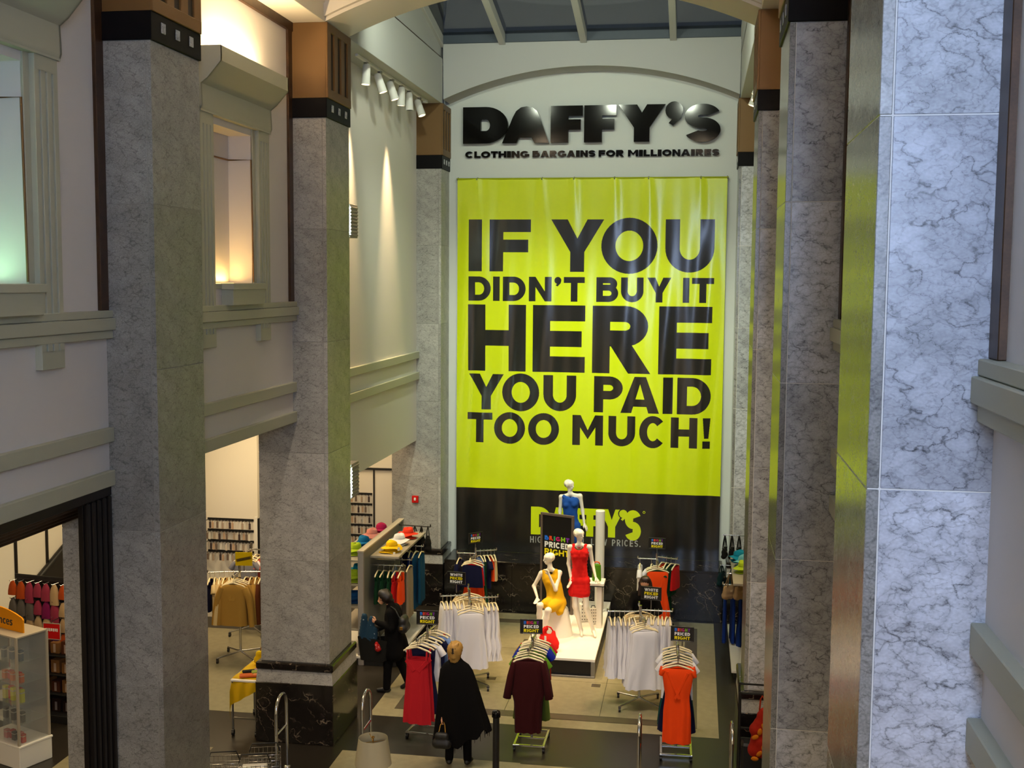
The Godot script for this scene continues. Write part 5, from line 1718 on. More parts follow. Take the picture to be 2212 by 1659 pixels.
	ob("base_deck", B(V(-0.52, 0.12, -1.2), V(0.3, 0.17, 1.5), 0.006), M.lam, r)
	ob("kick_plate", B(V(-0.48, 0, -1.16), V(0.26, 0.12, 1.46)), M.black, r)
	for q in [["turquoise", Color(0.05, 0.48, 0.58), V(0.88, 1.645, -21.1), 0.1], ["pale aqua", Color(0.42, 0.68, 0.72), V(0.95, 1.645, -20.75), 0.4], ["lime", LIM, V(0.93, 1.645, -20.3), 0.6]]:
		hat("%s sun hat, lower of two stacked on the right hat shelf" % q[0], q[1].darkened(0.08), q[2], q[3], "sun hats on the right gondola")
		hat("%s sun hat on top of its pair on the right hat shelf" % q[0], q[1], q[2] + V(-0.03, 0.075, 0.01), q[3] + 0.3, "sun hats on the right gondola", true)
	g = MB.new()
	for q in [[2.02, -0.65, 0.66], [1.47, -0.55, 0.70], [1.52, 0.25, 0.60]]:
		g = MB.new()
		g.cyl(V(-0.03, q[0], q[1]), V(-q[2], q[0], q[1]), 0.012, -1, 8)
		ob("bag_arm", g, M.chrome, r)
	for k in 4:
		handbag("black bag with long straps, %s along the right gondola's top arm" % ord_words[k], Color(0.045, 0.04, 0.04), V(0.60 + k * 0.13, 2.03, -21.55), PI / 2 - 0.2, 0.30, 0.20, 0.25, "black bags on the right gondola", Color(0.6, 0.55, 0.45))
	for k in 2:
		handbag("teal handbag, %s on the right gondola" % ["outer", "inner"][k], Color(0.01, 0.13, 0.14), V(0.55 + k * 0.2, 1.48, -21.45), PI / 2 - 0.3, 0.34, 0.26, 0.14, "teal bags on the right gondola", Color(0.6, 0.5, 0.3))
		handbag("beige handbag, %s on the right gondola" % ["outer", "inner"][k], Color(0.62, 0.50, 0.36), V(0.68 + k * 0.2, 1.53, -20.65), PI / 2 - 0.9, 0.32, 0.26, 0.22, "beige bags on the right gondola", Color(0.75, 0.65, 0.5))
	arm_run(r, "the right gondola", V(1.19, 1.24, -20.95), V(-1, 0, 0), 0.62, [["long trousers", "blue"], ["long trousers", "blue"], ["sleeveless dress", "blue"], ["long trousers", "navy"]], "blue clothes on the right gondola", 0.15, "lower")
	# rack of tan jackets in the left aisle
	four_way("the jacket rack", "chrome rack of tan jackets in the left aisle", V(-7.86, 0, -19.0), 0.1, 1.56, [
		["front", 0.0, 0.0, 0.42, [["jacket", "tan"], ["jacket", "tan"], ["jacket", "brown"], ["jacket", "tan"]]],
		["left", -80.0, 0.0, 0.55, [["tank top", "navy"], ["tee", "cream"], ["jacket", "cream"], ["jacket", "tan"], ["jacket", "cream"], ["jacket", "tan"]]],
		["right", 95.0, 0.0, 0.42, [["jacket", "brown"], ["jacket", "tan"], ["jacket", "tan"], ["jacket", "brown"]]]])
	four_way("the grey shirt rack", "chrome rack of grey and salmon tops behind the tan jackets", V(-8.22, 0, -20.45), 0.0, 1.62, [
		["front", 0.0, 0.0, 0.36, [["tee", "grey"], ["tee", "white"], ["tee", "grey"]]],
		["right", 80.0, 0.0, 0.42, [["tee", "salmon"], ["tee", "salmon"], ["tee", "cream"]]]])
	var s := thing("aisle_sign", "yellow sign with a diagonal dark band over the jacket rack", "sign", V(-7.75, 1.69, -18.93), 0.12)
	ob("board", B(V(-0.15, 0, -0.006), V(0.15, 0.24, 0.0), 0.002), cloth(Color(0.80, 0.68, 0.02)), s)
	g = MB.new()
	g.cbox(V(0.0, 0.12, 0.003), V(0.27, 0.055, 0.004), 0.001, Basis(V(0, 0, 1), 0.22))
	ob("band", g, cloth(Color(0.42, 0.33, 0.02)), s)
	g = MB.new()
	for k in 9:
		g.cbox(V(-0.1 + k * 0.025, 0.12 + (-0.1 + k * 0.025) * 0.22, 0.006), V(0.014, 0.034, 0.003), 0.001, Basis(V(0, 0, 1), 0.22))
	ob("lettering", g, M.black, s)
	g = MB.new()
	g.cyl(V(0, -0.1, -0.012), V(0, 0.1, -0.012), 0.008, -1, 6)
	ob("stem", g, M.steel, s)
	# hosiery: rows of hooks on a partition and on the end wall
	var part := sroot("wall_partition", "cream partition wall with hosiery hooks in the left aisle")
	ob("board", B(V(-12.0, 0, -21.5), V(-8.42, 4.74, -21.3)), M.cream, part)
	ob("edge_post", B(V(-8.48, 0, -21.3), V(-8.42, 2.05, -21.27)), M.white, part)
	ob("black_edge", B(V(-8.42, 0, -21.5), V(-8.34, 2.02, -21.28)), M.black, part)
	hosiery("on the aisle partition", -9.42, 14, 0.068, [1.98, 1.76, 1.55, 1.34], -21.3)
	hosiery("on the end wall behind the hats", -7.45, 8, 0.075, [2.06, 1.83, 1.60, 1.37, 1.14], -24.05)
	var tr := sroot("trim_picture_rail", "thin dark rail and upright on the aisle end wall")
	ob("rail", B(V(-7.6, 2.6, -24.05), V(-6.0, 2.64, -24.0)), M.black, tr)
	ob("upright", B(V(-6.86, 0.4, -24.05), V(-6.83, 2.6, -24.02)), M.steel_dark, tr)

func hosiery(where: String, x0: float, n: int, dx: float, ys: Array, z: float) -> void:
	var g := MB.new()
	g.span(V(-0.021, -0.15, 0), V(0.021, -0.03, 0.006))
	g.span(V(-0.008, -0.03, 0.001), V(0.008, 0.0, 0.005))
	var pack := g.mesh()
	var hues := [Color(0.75, 0.70, 0.64), Color(0.62, 0.55, 0.48), Color(0.80, 0.78, 0.74), Color(0.42, 0.36, 0.32), Color(0.70, 0.58, 0.48), Color(0.25, 0.2, 0.2)]
	for j in ys.size():
		var bar := thing("hook_bar", "black hook bar %s, %s row from the top" % [where, ord_words[j]], "hook bar", V(x0 + dx * (n - 1) / 2, ys[j], z), 0, "hook bars " + where)
		ob("bar", B(V(-dx * n / 2, -0.02, 0.003), V(dx * n / 2, 0.025, 0.02), 0.003), M.black, bar)
		for i in n:
			var h := MB.new()
			h.tube([V(dx * (i - (n - 1) / 2.0), 0, 0.02), V(dx * (i - (n - 1) / 2.0), 0.0, 0.16), V(dx * (i - (n - 1) / 2.0), 0.02, 0.18)], 0.006, 5)
			ob("hook", h, M.black, bar)
			if (i * 7 + j * 5) % 9 != 0:
				one("hosiery_pack", "hosiery pack %s, row %s, %s from the left" % [where, ord_words[j], ord_words[i]], "hosiery", pack, cloth(hues[(i * 5 + j * 3) % 6]), V(x0 + dx * i, ys[j] - 0.007, z + 0.10 + 0.03 * ((i + j) % 3)), 0.15 * sin(i * 3.1 + j), "hosiery packs " + where)
# ---------- things standing on the floor ----------
func handrail(label: String, x: float, z: float, h: float) -> void:
	var r := thing("handrail", label, "handrail", V(x, 0, z), 0, "short chrome handrails")
	var p := [V(0, 0, 0.2), V(0, h - 0.2, 0.2)]
	for k in 9:
		var a := PI * k / 8
		p.append(V(0, h - 0.2 + 0.2 * sin(a), 0.2 * cos(a)))
	p.append(V(0, 0, -0.2))
	var g := MB.new()
	g.tube(p, 0.022, 10)
	ob("hoop", g, M.chrome, r)
	g = MB.new()
	g.cyl(V(0, h * 0.55, 0.2), V(0, h * 0.55, -0.2), 0.016, -1, 8)
	ob("cross_bar", g, M.chrome, r)
	for s in [-1, 1]:
		g = MB.new()
		g.lathe([Vector2(0, 0), Vector2(0.05, 0), Vector2(0.05, 0), Vector2(0.045, 0.02), Vector2(0.024, 0.03)], 12, V(0, 0, 0.2 * s))
		ob("floor_flange", g, M.chrome, r)

func build_floor_things() -> void:
	handrail("chrome hoop handrail in front of the middle left pillar's black plinth", -5.45, -14.55, 1.1)
	handrail("chrome hoop handrail between the middle left pillar and the lamp", -4.36, -14.9, 1.1)
	handrail("chrome hoop handrail left of the orange dress", -0.63, -14.85, 1.02)
	handrail("chrome hoop handrail at the foot of the third right pillar", 0.56, -14.8, 1.02)
	var g := MB.new()
	var r := thing("barrier_post", "black barrier post with a round cap in front of the maroon rack", "post", V(-2.53, 0, -14.75))
	g.lathe([Vector2(0, 0), Vector2(0.16, 0), Vector2(0.16, 0), Vector2(0.15, 0.025), Vector2(0.05, 0.04), Vector2(0.047, 0.05), Vector2(0.044, 0.9), Vector2(0.044, 0.9)], 16)
	ob("shaft", g, M.black, r)
	g = MB.new()
	g.lathe([Vector2(0.044, 0.9), Vector2(0.058, 0.91), Vector2(0.058, 0.96), Vector2(0.05, 0.985), Vector2(0, 0.99)], 16)
	ob("cap", g, M.black_gloss, r)
	# floor lamp
	r = thing("floor_lamp", "floor lamp with an unlit pale drum shade at the bottom edge", "lamp", V(-3.58, 0, -12.5))
	g = MB.new()
	g.lathe([Vector2(0, 0), Vector2(0.16, 0), Vector2(0.16, 0.0), Vector2(0.15, 0.025), Vector2(0.02, 0.04), Vector2(0.014, 0.05), Vector2(0.014, 1.3), Vector2(0, 1.3)], 16)
	ob("stand", g, M.bronze_dark, r)
	g = MB.new()
	var pr := [Vector2(0.212, 1.14), Vector2(0.168, 1.45), Vector2(0.168, 1.45), Vector2(0.165, 1.45), Vector2(0.165, 1.45), Vector2(0.209, 1.14)]
	g.lathe(pr, 32)
	var sm := mat(Color(0.80, 0.75, 0.60), 0.8)
	sm.backlight_enabled = true
	sm.backlight = Color(0.3, 0.27, 0.2)
	ob("lamp_shade", g, sm, r)
	g = MB.new()
	for k in 3:
		var a := TAU * k / 3
		g.cyl(V(0, 1.40, 0), V(cos(a) * 0.166, 1.435, sin(a) * 0.166), 0.004, -1, 5)
	g.cyl(V(0, 1.28, 0), V(0, 1.45, 0), 0.006, -1, 6)
	g.ell(V(0, 1.455, 0), V(0.018, 0.014, 0.018), Basis(), 8, 6)
	ob("finial", g, M.brass, r)
	# table with a yellow cloth by the plinth
	r = thing("sale_table", "small chrome-legged table beside the black plinth", "table", V(-6.44, 0, -16.1))
	ob("table_top", B(V(-0.2, 0.82, -0.45), V(0.2, 0.85, 0.45), 0.004), M.lam, r)
	for sx in [-1, 1]:
		for sz in [-1, 1]:
			g = MB.new()
			g.cyl(V(0.18 * sx, 0.08, 0.42 * sz), V(0.18 * sx, 0.82, 0.42 * sz), 0.015, -1, 8)
			ob("leg", g, M.steel, r)
			caster(r, V(0.18 * sx, 0, 0.42 * sz))
	ob("stretcher", B(V(-0.18, 0.25, 0.41), V(0.18, 0.275, 0.43)), M.steel, r)
	g = MB.new()
	var pts := PackedVector3Array()
	for j in 15:
		for i in 13:
			var u := i / 12.0 * 2 - 1
			var v := j / 14.0 * 2 - 1
			var x := u * 0.29
			var z := v * 0.56
			var y := 0.853
			if absf(x) > 0.205:
				y -= (absf(x) - 0.205) * 2.2
				x = signf(x) * 0.208
			if absf(z) > 0.455:
				y -= (absf(z) - 0.455) * (2.6 - u * 1.6 if z > 0 else 2.0)
				z = signf(z) * (0.458 + 0.02 * sin(i * 1.7))
			pts.append(V(x + 0.006 * sin(j * 1.3) * signf(u), y + 0.002 * sin(i * 2.0 + j), z))
	g.surf(13, 15, pts, true)
	one("table_cloth", "yellow cloth draped over the small sale table", "cloth", g, cloth(Color(0.78, 0.62, 0.03)), V(-6.44, 0, -16.1))
	var k := 0
	for q in [["black folded scarf with a lilac end", Color(0.05, 0.04, 0.05), V(-6.46, 0.86, -15.98), 0.5, V(0.24, 0.03, 0.10)], ["orange wrapped pack", Color(0.75, 0.36, 0.16), V(-6.42, 0.86, -15.8), 0.35, V(0.26, 0.03, 0.14)], ["clear pack with green trim", Color(0.55, 0.60, 0.25), V(-6.33, 0.86, -15.92), 0.5, V(0.16, 0.05, 0.12)]]:
		var m := thing("table_pack", "%s lying on the yellow cloth" % q[0], "package", q[2], q[3], "packs on the yellow cloth")
		var s: Vector3 = q[4]
		ob("body", B(V(-s.x / 2, 0, -s.z / 2), V(s.x / 2, s.y, s.z / 2), 0.012), cloth(q[1]), m)
		ob("end_flap", B(V(s.x / 2 - 0.06, s.y, -s.z / 2 + 0.01), V(s.x / 2 - 0.005, s.y + 0.006, s.z / 2 - 0.01), 0.003), cloth([Color(0.6, 0.45, 0.6), Color(0.8, 0.5, 0.3), Color(0.35, 0.5, 0.15)][k]), m)
		k += 1
	r = thing("yellow_tote", "yellow tote bag with a wire handle at the back of the sale table", "bag", V(-6.40, 0.86, -16.36))
	ob("bag_body", skin([[V(-0.1, 0.06, 0), V(0.12, 0.06, 0), 0.06, 0.06], [V(-0.08, 0.16, 0), V(0.1, 0.18, 0), 0.045, 0.04]], 0.018, 60), cloth(Color(0.80, 0.66, 0.03)), r)
	g = MB.new()
	g.tube([V(-0.05, 0.19, 0), V(-0.04, 0.26, 0), V(0.02, 0.29, 0), V(0.08, 0.27, 0), V(0.09, 0.2, 0)], 0.008, 6)
	ob("bag_handle", g, M.brass, r)
	# alarm box on the far left pillar
	r = thing("alarm_box", "small red alarm box on the far left pillar", "alarm box", V(-5.64, 2.14, -22.9))
	ob("case", B(V(-0.068, 0, 0.002), V(0.068, 0.145, 0.05), 0.008), cloth(Color(0.72, 0.07, 0.05)), r)
	ob("lever", B(V(-0.02, 0.05, 0.05), V(0.02, 0.11, 0.062), 0.004), M.white, r)
	# bag stand by the third right pillar
	r = thing("bag_stand", "black wire bag stand in front of the third right pillar's base", "stand", V(0.86, 0, -15.02))
	g = MB.new()
	for a in [[-0.2, -0.18], [0.2, -0.18], [-0.2, 0.18], [0.2, 0.18]]:
		g.cyl(V(a[0], 0, a[1]), V(a[0], 1.42, a[1]), 0.014, -1, 6)
	for y in [0.25, 0.8, 1.40]:
		g.span(V(-0.21, y, -0.19), V(0.21, y + 0.02, -0.165))
		g.span(V(-0.21, y, 0.165), V(0.21, y + 0.02, 0.19))
	ob("wire_frame", g, M.black, r)
	ob("shelf", B(V(-0.2, 0.27, -0.18), V(0.2, 0.29, 0.18)), M.black, r)
	one("black_case", "black case on the lower shelf of the bag stand", "case", B(V(-0.17, 0, -0.13), V(0.12, 0.42, 0.13), 0.03), M.black, V(0.86, 0.292, -15.02))
	r = thing("patterned_bag", "red and yellow patterned bag hanging on the black bag stand", "bag", V(0.93, 1.42, -14.76))
	ob("bag_body", skin([[V(-0.07, -0.72, 0), V(0.07, -0.72, 0), 0.10, 0.10], [V(-0.07, -0.45, 0), V(0.06, -0.45, 0), 0.085, 0.085], [V(-0.04, -0.6, 0), V(0.05, -0.58, 0), 0.095, 0.09], [V(-0.02, -0.36, 0), V(0.03, -0.3, 0), 0.075, 0.06], [V(0, -0.25, 0), V(0.02, -0.2, 0), 0.06, 0.045]], 0.018, 50), cloth(Color(0.62, 0.12, 0.06)), r)
	for q in 7:
		g = MB.new()
		g.ell(V(-0.08 + 0.055 * (q % 4), -0.80 + 0.14 * (q / 2.0), 0.098 - 0.003 * q), V(0.05, 0.03, 0.02), Basis(V(0, 0, 1), q * 0.9), 8, 6)
		ob("flower_patch", g, cloth(Color(0.78, 0.45, 0.08)), r)
	g = MB.new()
	g.tube([V(-0.03, -0.2, 0), V(-0.02, -0.05, 0), V(0.0, 0.0, 0), V(0.03, -0.05, 0), V(0.04, -0.2, 0)], 0.012, 6)
	ob("strap", g, cloth(Color(0.60, 0.16, 0.06)), r)
	# shopping baskets at the lower left
	for b in 3:
		r = thing("wire_basket", "chrome wire basket near the left handrail, %s" % ["holding white paper", "dark and empty", "behind the others"][b], "basket", V(-5.55 - 0.42 * (b % 2), 0.0, -13.82 - 0.36 * (b / 2)), 0.3, "wire baskets at the lower left")
		g = MB.new()
		for kk in 6:
			var y := 0.05 + kk * 0.08
			g.tube([V(-0.2, y, -0.14), V(0.2, y, -0.14), V(0.2, y, 0.14), V(-0.2, y, 0.14), V(-0.2, y, -0.14)], 0.006, 5)
		for kk in 8:
			var x := -0.2 + kk * 0.057
			g.tube([V(x, 0.46, -0.14), V(x, 0.02, -0.14), V(x, 0.02, 0.14), V(x, 0.46, 0.14)], 0.004, 4)
		ob("wires", g, M.chrome, r)
		g = MB.new()
		g.tube([V(-0.2, 0.45, 0), V(-0.16, 0.56, 0), V(0.16, 0.56, 0), V(0.2, 0.45, 0)], 0.009, 6)
		ob("basket_handle", g, M.black, r)
		if b == 0:
			one("paper_stack", "white papers in the wire basket near the left handrail", "paper", B(V(-0.16, 0, -0.11), V(0.16, 0.36, 0.11), 0.01), M.white, r.position + V(0, 0.03, 0), 0.3)
# ---------- shoppers ----------
func legs_mesh(J: Dictionary, r0: float, r1: float) -> MB:
	var o := [[J.hipL, J.hipR, 0.10, 0.10]]
	for s in ["L", "R"]:
		o.append([J["hip" + s], J["kn" + s], r0, r1 * 1.15])
		o.append([J["kn" + s], J["an" + s], r1 * 1.15, r1])
	return skin(o, 0.016, 80)

func shoe(an: Vector3, toe: Vector3) -> MB:
	return skin([[an + V(0, -0.02, 0), toe, 0.042, 0.032], [an + V(0, 0.05, 0), an + V(0, -0.02, 0), 0.045, 0.045], [an + (an - toe) * V(0.3, 0, 0.3) + V(0, -0.03, 0), an + V(0, -0.03, 0), 0.03, 0.03]], 0.012, 110)

func build_people() -> void:
	# woman in black, head bowed over what she holds, facing left
	var at := V(-4.82, 0, -17.9)
	var r := thing("person", "woman in black coat and trousers looking down at clothes in her hands", "person", at)
	var f := V(-0.82, -0.38, 0.22).normalized()
	var top := V(-0.115, 1.665, 0.0)
	var J := {"hipL": V(0.05, 0.86, -0.09), "hipR": V(0.04, 0.86, 0.09), "knL": V(0.14, 0.46, -0.07), "anL": V(0.27, 0.13, -0.09), "knR": V(-0.03, 0.46, 0.08), "anR": V(-0.05, 0.08, 0.09)}
	var wn := V(-0.19, 1.175, 0.15)
	var wf := V(-0.23, 1.02, 0.02)
	J.merge({"head": top, "neck": V(0.0, 1.41, 0), "shL": V(0.03, 1.34, -0.15), "shR": V(0.045, 1.34, 0.15), "elL": V(0.02, 1.09, -0.18), "elR": V(0.06, 1.11, 0.21), "wrL": wf, "wrR": wn, "toL": V(0.17, 0.035, -0.1), "toR": V(-0.17, 0.035, 0.1)})
	var g := skin(body_bones(J, 0.8), 0.018, 90)
	g.join(skin(head_bones(top, f, 0.98) + [[V(0.0, 1.40, 0), V(-0.07, 1.53, 0), 0.052, 0.05]], 0.0085, 120))
	g.join(skin(hand_bones(wn, V(-0.9, 0.25, -0.1), V(0.1, 0.9, 0.2), 0.7), 0.006, 220))
	g.join(skin(hand_bones(wf, V(-0.8, -0.3, 0.2), V(0.1, 0.6, 0.7), 0.9), 0.006, 220))
	ob("body", g, M.skin, r)
	var c := top - V(0, 0.09, 0)
	ob("hair", skin([[c + V(0.005, 0.005, 0), c + V(0.05, -0.02, 0), 0.093, 0.09], [c + V(0.05, -0.05, 0.0), c + V(0.08, -0.11, 0), 0.075, 0.05], [c + V(0.10, -0.06, 0), c + V(0.13, -0.07, 0), 0.04, 0.035], [c + V(-0.03, 0.045, 0.02), c + V(0.03, 0.05, -0.02), 0.06, 0.06]], 0.009, 110, func(q): return 0.004 * sin(q.z * 150 + q.y * 90) + 0.003 * sin(q.x * 190)), M.hair_dark, r)
	ob("coat", skin([[V(0.03, 1.34, -0.14), V(0.04, 1.34, 0.14), 0.075, 0.075], [V(0.04, 1.28, -0.06), V(0.05, 0.95, -0.06), 0.13, 0.13], [V(0.04, 1.28, 0.06), V(0.05, 0.95, 0.06), 0.13, 0.13], [V(0.06, 0.95, 0.06), V(0.07, 0.66, 0.08), 0.14, 0.15], [V(0.06, 0.95, -0.06), V(0.14, 0.68, -0.08), 0.14, 0.15], [V(0.0, 1.42, 0), V(0.02, 1.36, 0), 0.075, 0.09],
		[V(0.045, 1.34, 0.16), V(0.06, 1.11, 0.21), 0.07, 0.058], [V(0.06, 1.11, 0.21), wn, 0.058, 0.042], [V(0.03, 1.34, -0.16), V(0.02, 1.09, -0.18), 0.07, 0.058], [V(0.02, 1.09, -0.18), wf, 0.058, 0.042]], 0.015, 80, func(q): return 0.004 * sin(q.y * 35 + q.x * 40)), M.coat, r)
	ob("trousers", legs_mesh(J, 0.085, 0.062), M.coat, r)
	ob("shoe", shoe(V(-0.05, 0.07, 0.09), V(-0.19, 0.032, 0.10)), M.black, r)
	ob("shoe", shoe(V(0.26, 0.12, -0.09), V(0.16, 0.035, -0.10)), M.black, r)
	var b := thing("shoulder_bag", "black shoulder bag on the back of the woman by the hat shelves", "bag", at + V(0.24, 1.18, 0.10))
	ob("bag_body", skin([[V(0, 0.05, -0.05), V(0, 0.05, 0.09), 0.07, 0.07], [V(0.01, -0.07, -0.06), V(0.01, -0.07, 0.10), 0.085, 0.085]], 0.016, 70), M.black, b)
	g = MB.new()
	g.tube([V(-0.03, 0.09, 0.12), V(-0.12, 0.24, 0.10), V(-0.2, 0.27, 0.06), V(-0.16, 0.15, -0.02)], 0.012, 6)
	ob("strap", g, M.black, b)
	ob("buckle", B(V(-0.02, -0.07, 0.18), V(0.03, -0.02, 0.195), 0.004), M.brass, b)
	b = thing("shopping_bag", "big dark carrier bag held in front of the woman by the hat shelves", "bag", at + V(-0.25, 0.55, 0.13))
	g = MB.new()
	var pts := PackedVector3Array()
	for j in 6:
		for i in 25:
			var a := TAU * (i % 24) / 24
			var y := j / 5.0 * 0.36
			pts.append(V(signf(cos(a)) * pow(absf(cos(a)), 0.45) * (0.22 + 0.01 * j), y + 0.03 * (j / 5.0) * sin(a * 2), -signf(sin(a)) * pow(absf(sin(a)), 0.6) * (0.085 - 0.004 * j)))
	g.surf(25, 6, pts)
	g.span(V(-0.2, 0, -0.07), V(0.2, 0.012, 0.07))
	ob("bag_body", g, cloth(Color(0.075, 0.07, 0.055)), b)
	g = MB.new()
	g.tube([V(0.12, 0.35, 0.06), V(0.10, 0.46, 0.02), V(0.06, 0.5, -0.03), V(0.02, 0.46, -0.02), V(0.0, 0.35, 0.05)], 0.008, 6)
	ob("handle", g, cloth(Color(0.075, 0.07, 0.055)), b)
	k_item("printed_scarf", "blue and grey printed scarf held up by the woman by the hat shelves", at + V(-0.36, 0.90, 0.12), [[V(-0.05, 0.36, 0), V(-0.07, 0.02, 0.0), 0.045, 0.075], [V(0.07, 0.32, 0.0), V(0.04, -0.01, 0.01), 0.045, 0.07], [V(0.14, 0.16, 0.02), V(0.12, 0.0, 0.02), 0.035, 0.05]], Color(0.10, 0.20, 0.27), "scarf")
	k_item("red_item", "red and white garment sticking out of the dark carrier bag", at + V(-0.19, 0.78, 0.215), [[V(0, 0.06, 0), V(0.03, -0.03, 0.015), 0.03, 0.035], [V(0.04, 0.03, 0), V(0.06, -0.02, 0.01), 0.02, 0.02]], Color(0.60, 0.08, 0.06), "garment")
	# woman in a cape, seen from behind
	at = V(-3.1, 0, -15.25)
	r = thing("person", "blonde woman in a black cape seen from behind beside the pink dress", "person", at)
	f = V(0.25, -0.25, -0.9).normalized()
	top = V(-0.09, 1.735, 0)
	J = {"hipL": V(-0.13, 0.88, 0), "hipR": V(0.05, 0.88, 0), "knL": V(-0.16, 0.48, -0.02), "anL": V(-0.17, 0.09, 0.03), "knR": V(0.07, 0.48, -0.02), "anR": V(0.085, 0.09, 0.0)}
	wn = V(-0.235, 0.76, 0.14)
	J.merge({"head": top, "neck": V(-0.08, 1.46, 0), "shL": V(-0.23, 1.38, 0), "shR": V(0.07, 1.38, 0), "elL": V(-0.27, 1.07, 0.02), "elR": V(0.13, 1.07, -0.05), "wrL": wn, "wrR": V(0.08, 0.95, -0.2), "toL": V(-0.2, 0.035, -0.1), "toR": V(0.11, 0.035, -0.12)})
	g = skin(body_bones(J, 0.8), 0.018, 90)
	g.join(skin(head_bones(top, f, 0.98) + [[V(-0.08, 1.44, 0), V(-0.09, 1.60, 0), 0.052, 0.05]], 0.0085, 120))
	g.join(skin(hand_bones(V(0.08, 0.95, -0.2), V(-0.2, -0.6, -0.5), V(0.5, 0.3, 0), 0.5), 0.006, 220))
	g.join(skin(hand_bones(wn, V(0.1, -1, 0.05), V(0.7, 0, -0.6), 0.6), 0.006, 220))
	ob("body", g, M.skin, r)
	c = top - V(0, 0.09, 0)
	var hr := ob("hair", skin([[c + V(0, 0.008, 0.0), c + V(-0.01, 0.0, 0.035), 0.099, 0.096], [c + V(-0.03, -0.05, 0.04), c + V(-0.02, -0.15, 0.04), 0.07, 0.05], [c + V(0.02, -0.05, 0.04), c + V(0.01, -0.15, 0.04), 0.07, 0.05], [c + V(-0.012, 0.055, 0.10), c + V(-0.008, -0.09, 0.095), 0.03, 0.036], [c + V(0.03, 0.075, 0.075), c + V(0.05, 0.1, 0.06), 0.022, 0.012], [c + V(-0.02, 0.08, 0.07), c + V(-0.05, 0.11, 0.05), 0.02, 0.01]], 0.0085, 130, func(q): return 0.005 * sin((atan2(q.x - c.x, q.z - c.z) * 26.0) + q.y * 30.0) + 0.002 * sin(q.y * 160.0 + q.x * 90.0)), M.hair_blond, r)
	g = MB.new()
	for k in 4:
		g.tube([c + V(-0.055, 0.03 - k * 0.02, 0.105), c + V(-0.012, 0.036 - k * 0.02, 0.142), c + V(0.03, 0.03 - k * 0.02, 0.105)], 0.006, 6)
	g.cyl(c + V(-0.012, 0.045, 0.142), c + V(-0.012, -0.035, 0.142), 0.007, -1, 6)
	ob("hair_clip", g, M.hair_dark, hr)
	var rings := [[0.40, 0.0, 0.395, 0.24], [0.48, 0.0, 0.385, 0.24], [0.62, -0.005, 0.365, 0.235], [0.80, -0.02, 0.335, 0.225], [1.0, -0.04, 0.30, 0.205], [1.2, -0.06, 0.265, 0.18], [1.34, -0.075, 0.23, 0.15], [1.42, -0.08, 0.18, 0.12], [1.47, -0.085, 0.11, 0.085], [1.51, -0.088, 0.075, 0.07], [1.54, -0.088, 0.07, 0.068]]
	pts = PackedVector3Array()
	for j in rings.size():
		var q: Array = rings[j]
		var dn := clampf((1.25 - q[0]) / 0.8, 0, 1)
		for i in 49:
			var a := TAU * (i % 48) / 48
			var fold := 1.0 + dn * (0.05 * sin(a * 7 + 1.0) + 0.035 * sin(a * 11))
			var y: float = q[0]
			if j < 3:
				y += (0.10 * cos(a) - 0.05 * sin(a * 3) + 0.03 * sin(a * 9)) * (3 - j) / 3.0
			pts.append(V(q[1] + q[2] * cos(a) * fold, y, -q[3] * sin(a) * fold))
	g = MB.new()
	g.surf(49, rings.size(), pts)
	ob("cape", g, M.coat, r)
	g = MB.new()
	for i in 26:
		var a := TAU * i / 26.0
		var x := 0.39 * cos(a)
		var y := 0.42 + 0.10 * cos(a) - 0.05 * sin(a * 3)
		g.cyl(V(x, y, -0.24 * sin(a)), V(x * 1.01 + 0.01 * sin(i * 3.0), y - 0.09 - 0.03 * sin(i * 5.0), -0.245 * sin(a)), 0.006, 0.002, 5)
	ob("fringe", g, M.coat, r)
	ob("trousers", legs_mesh(J, 0.088, 0.058), M.coat, r)
	ob("shoe", shoe(V(-0.17, 0.08, 0.03), V(-0.20, 0.032, -0.10)), M.black, r)
	ob("shoe", shoe(V(0.085, 0.08, 0.0), V(0.11, 0.032, -0.13)), M.black, r)
	b = thing("dark_handbag", "black handbag hanging from the hand of the woman in the cape", "handbag", at + V(-0.22, 0.30, 0.27))
	ob("bag_body", skin([[V(-0.07, 0.09, 0), V(0.07, 0.09, 0), 0.07, 0.07], [V(-0.05, 0.2, 0), V(0.05, 0.2, 0), 0.05, 0.05]], 0.016, 70), M.black, b)
	g = MB.new()
	g.tube([V(-0.05, 0.22, 0), V(-0.03, 0.33, -0.05), V(0.0, 0.37, -0.1), V(0.03, 0.33, -0.05), V(0.05, 0.22, 0)], 0.008, 6)
	ob("handle", g, M.brass, b)
	# woman behind the right white rack, head bowed
	at = V(-0.78, 0, -19.6)
	r = thing("person", "brown-haired woman in black bending her head behind the right white rack", "person", at)
	f = V(-0.25, -0.5, 0.8).normalized()
	top = V(0.0, 1.665, 0.02)
	J = {"hipL": V(-0.1, 0.88, -0.05), "hipR": V(0.08, 0.88, -0.05), "knL": V(-0.1, 0.47, 0), "anL": V(-0.1, 0.09, -0.03), "knR": V(0.09, 0.47, 0), "anR": V(0.1, 0.09, -0.03)}
	var wl := V(-0.20, 1.02, 0.30)
	var wr := V(0.12, 1.02, 0.32)
	J.merge({"head": top, "neck": V(0, 1.38, -0.03), "shL": V(-0.16, 1.32, -0.03), "shR": V(0.16, 1.32, -0.03), "elL": V(-0.27, 1.10, 0.06), "elR": V(0.25, 1.09, 0.06), "wrL": wl, "wrR": wr, "toL": V(-0.12, 0.035, 0.1), "toR": V(0.12, 0.035, 0.1)})
	g = skin(body_bones(J, 0.8), 0.018, 90)
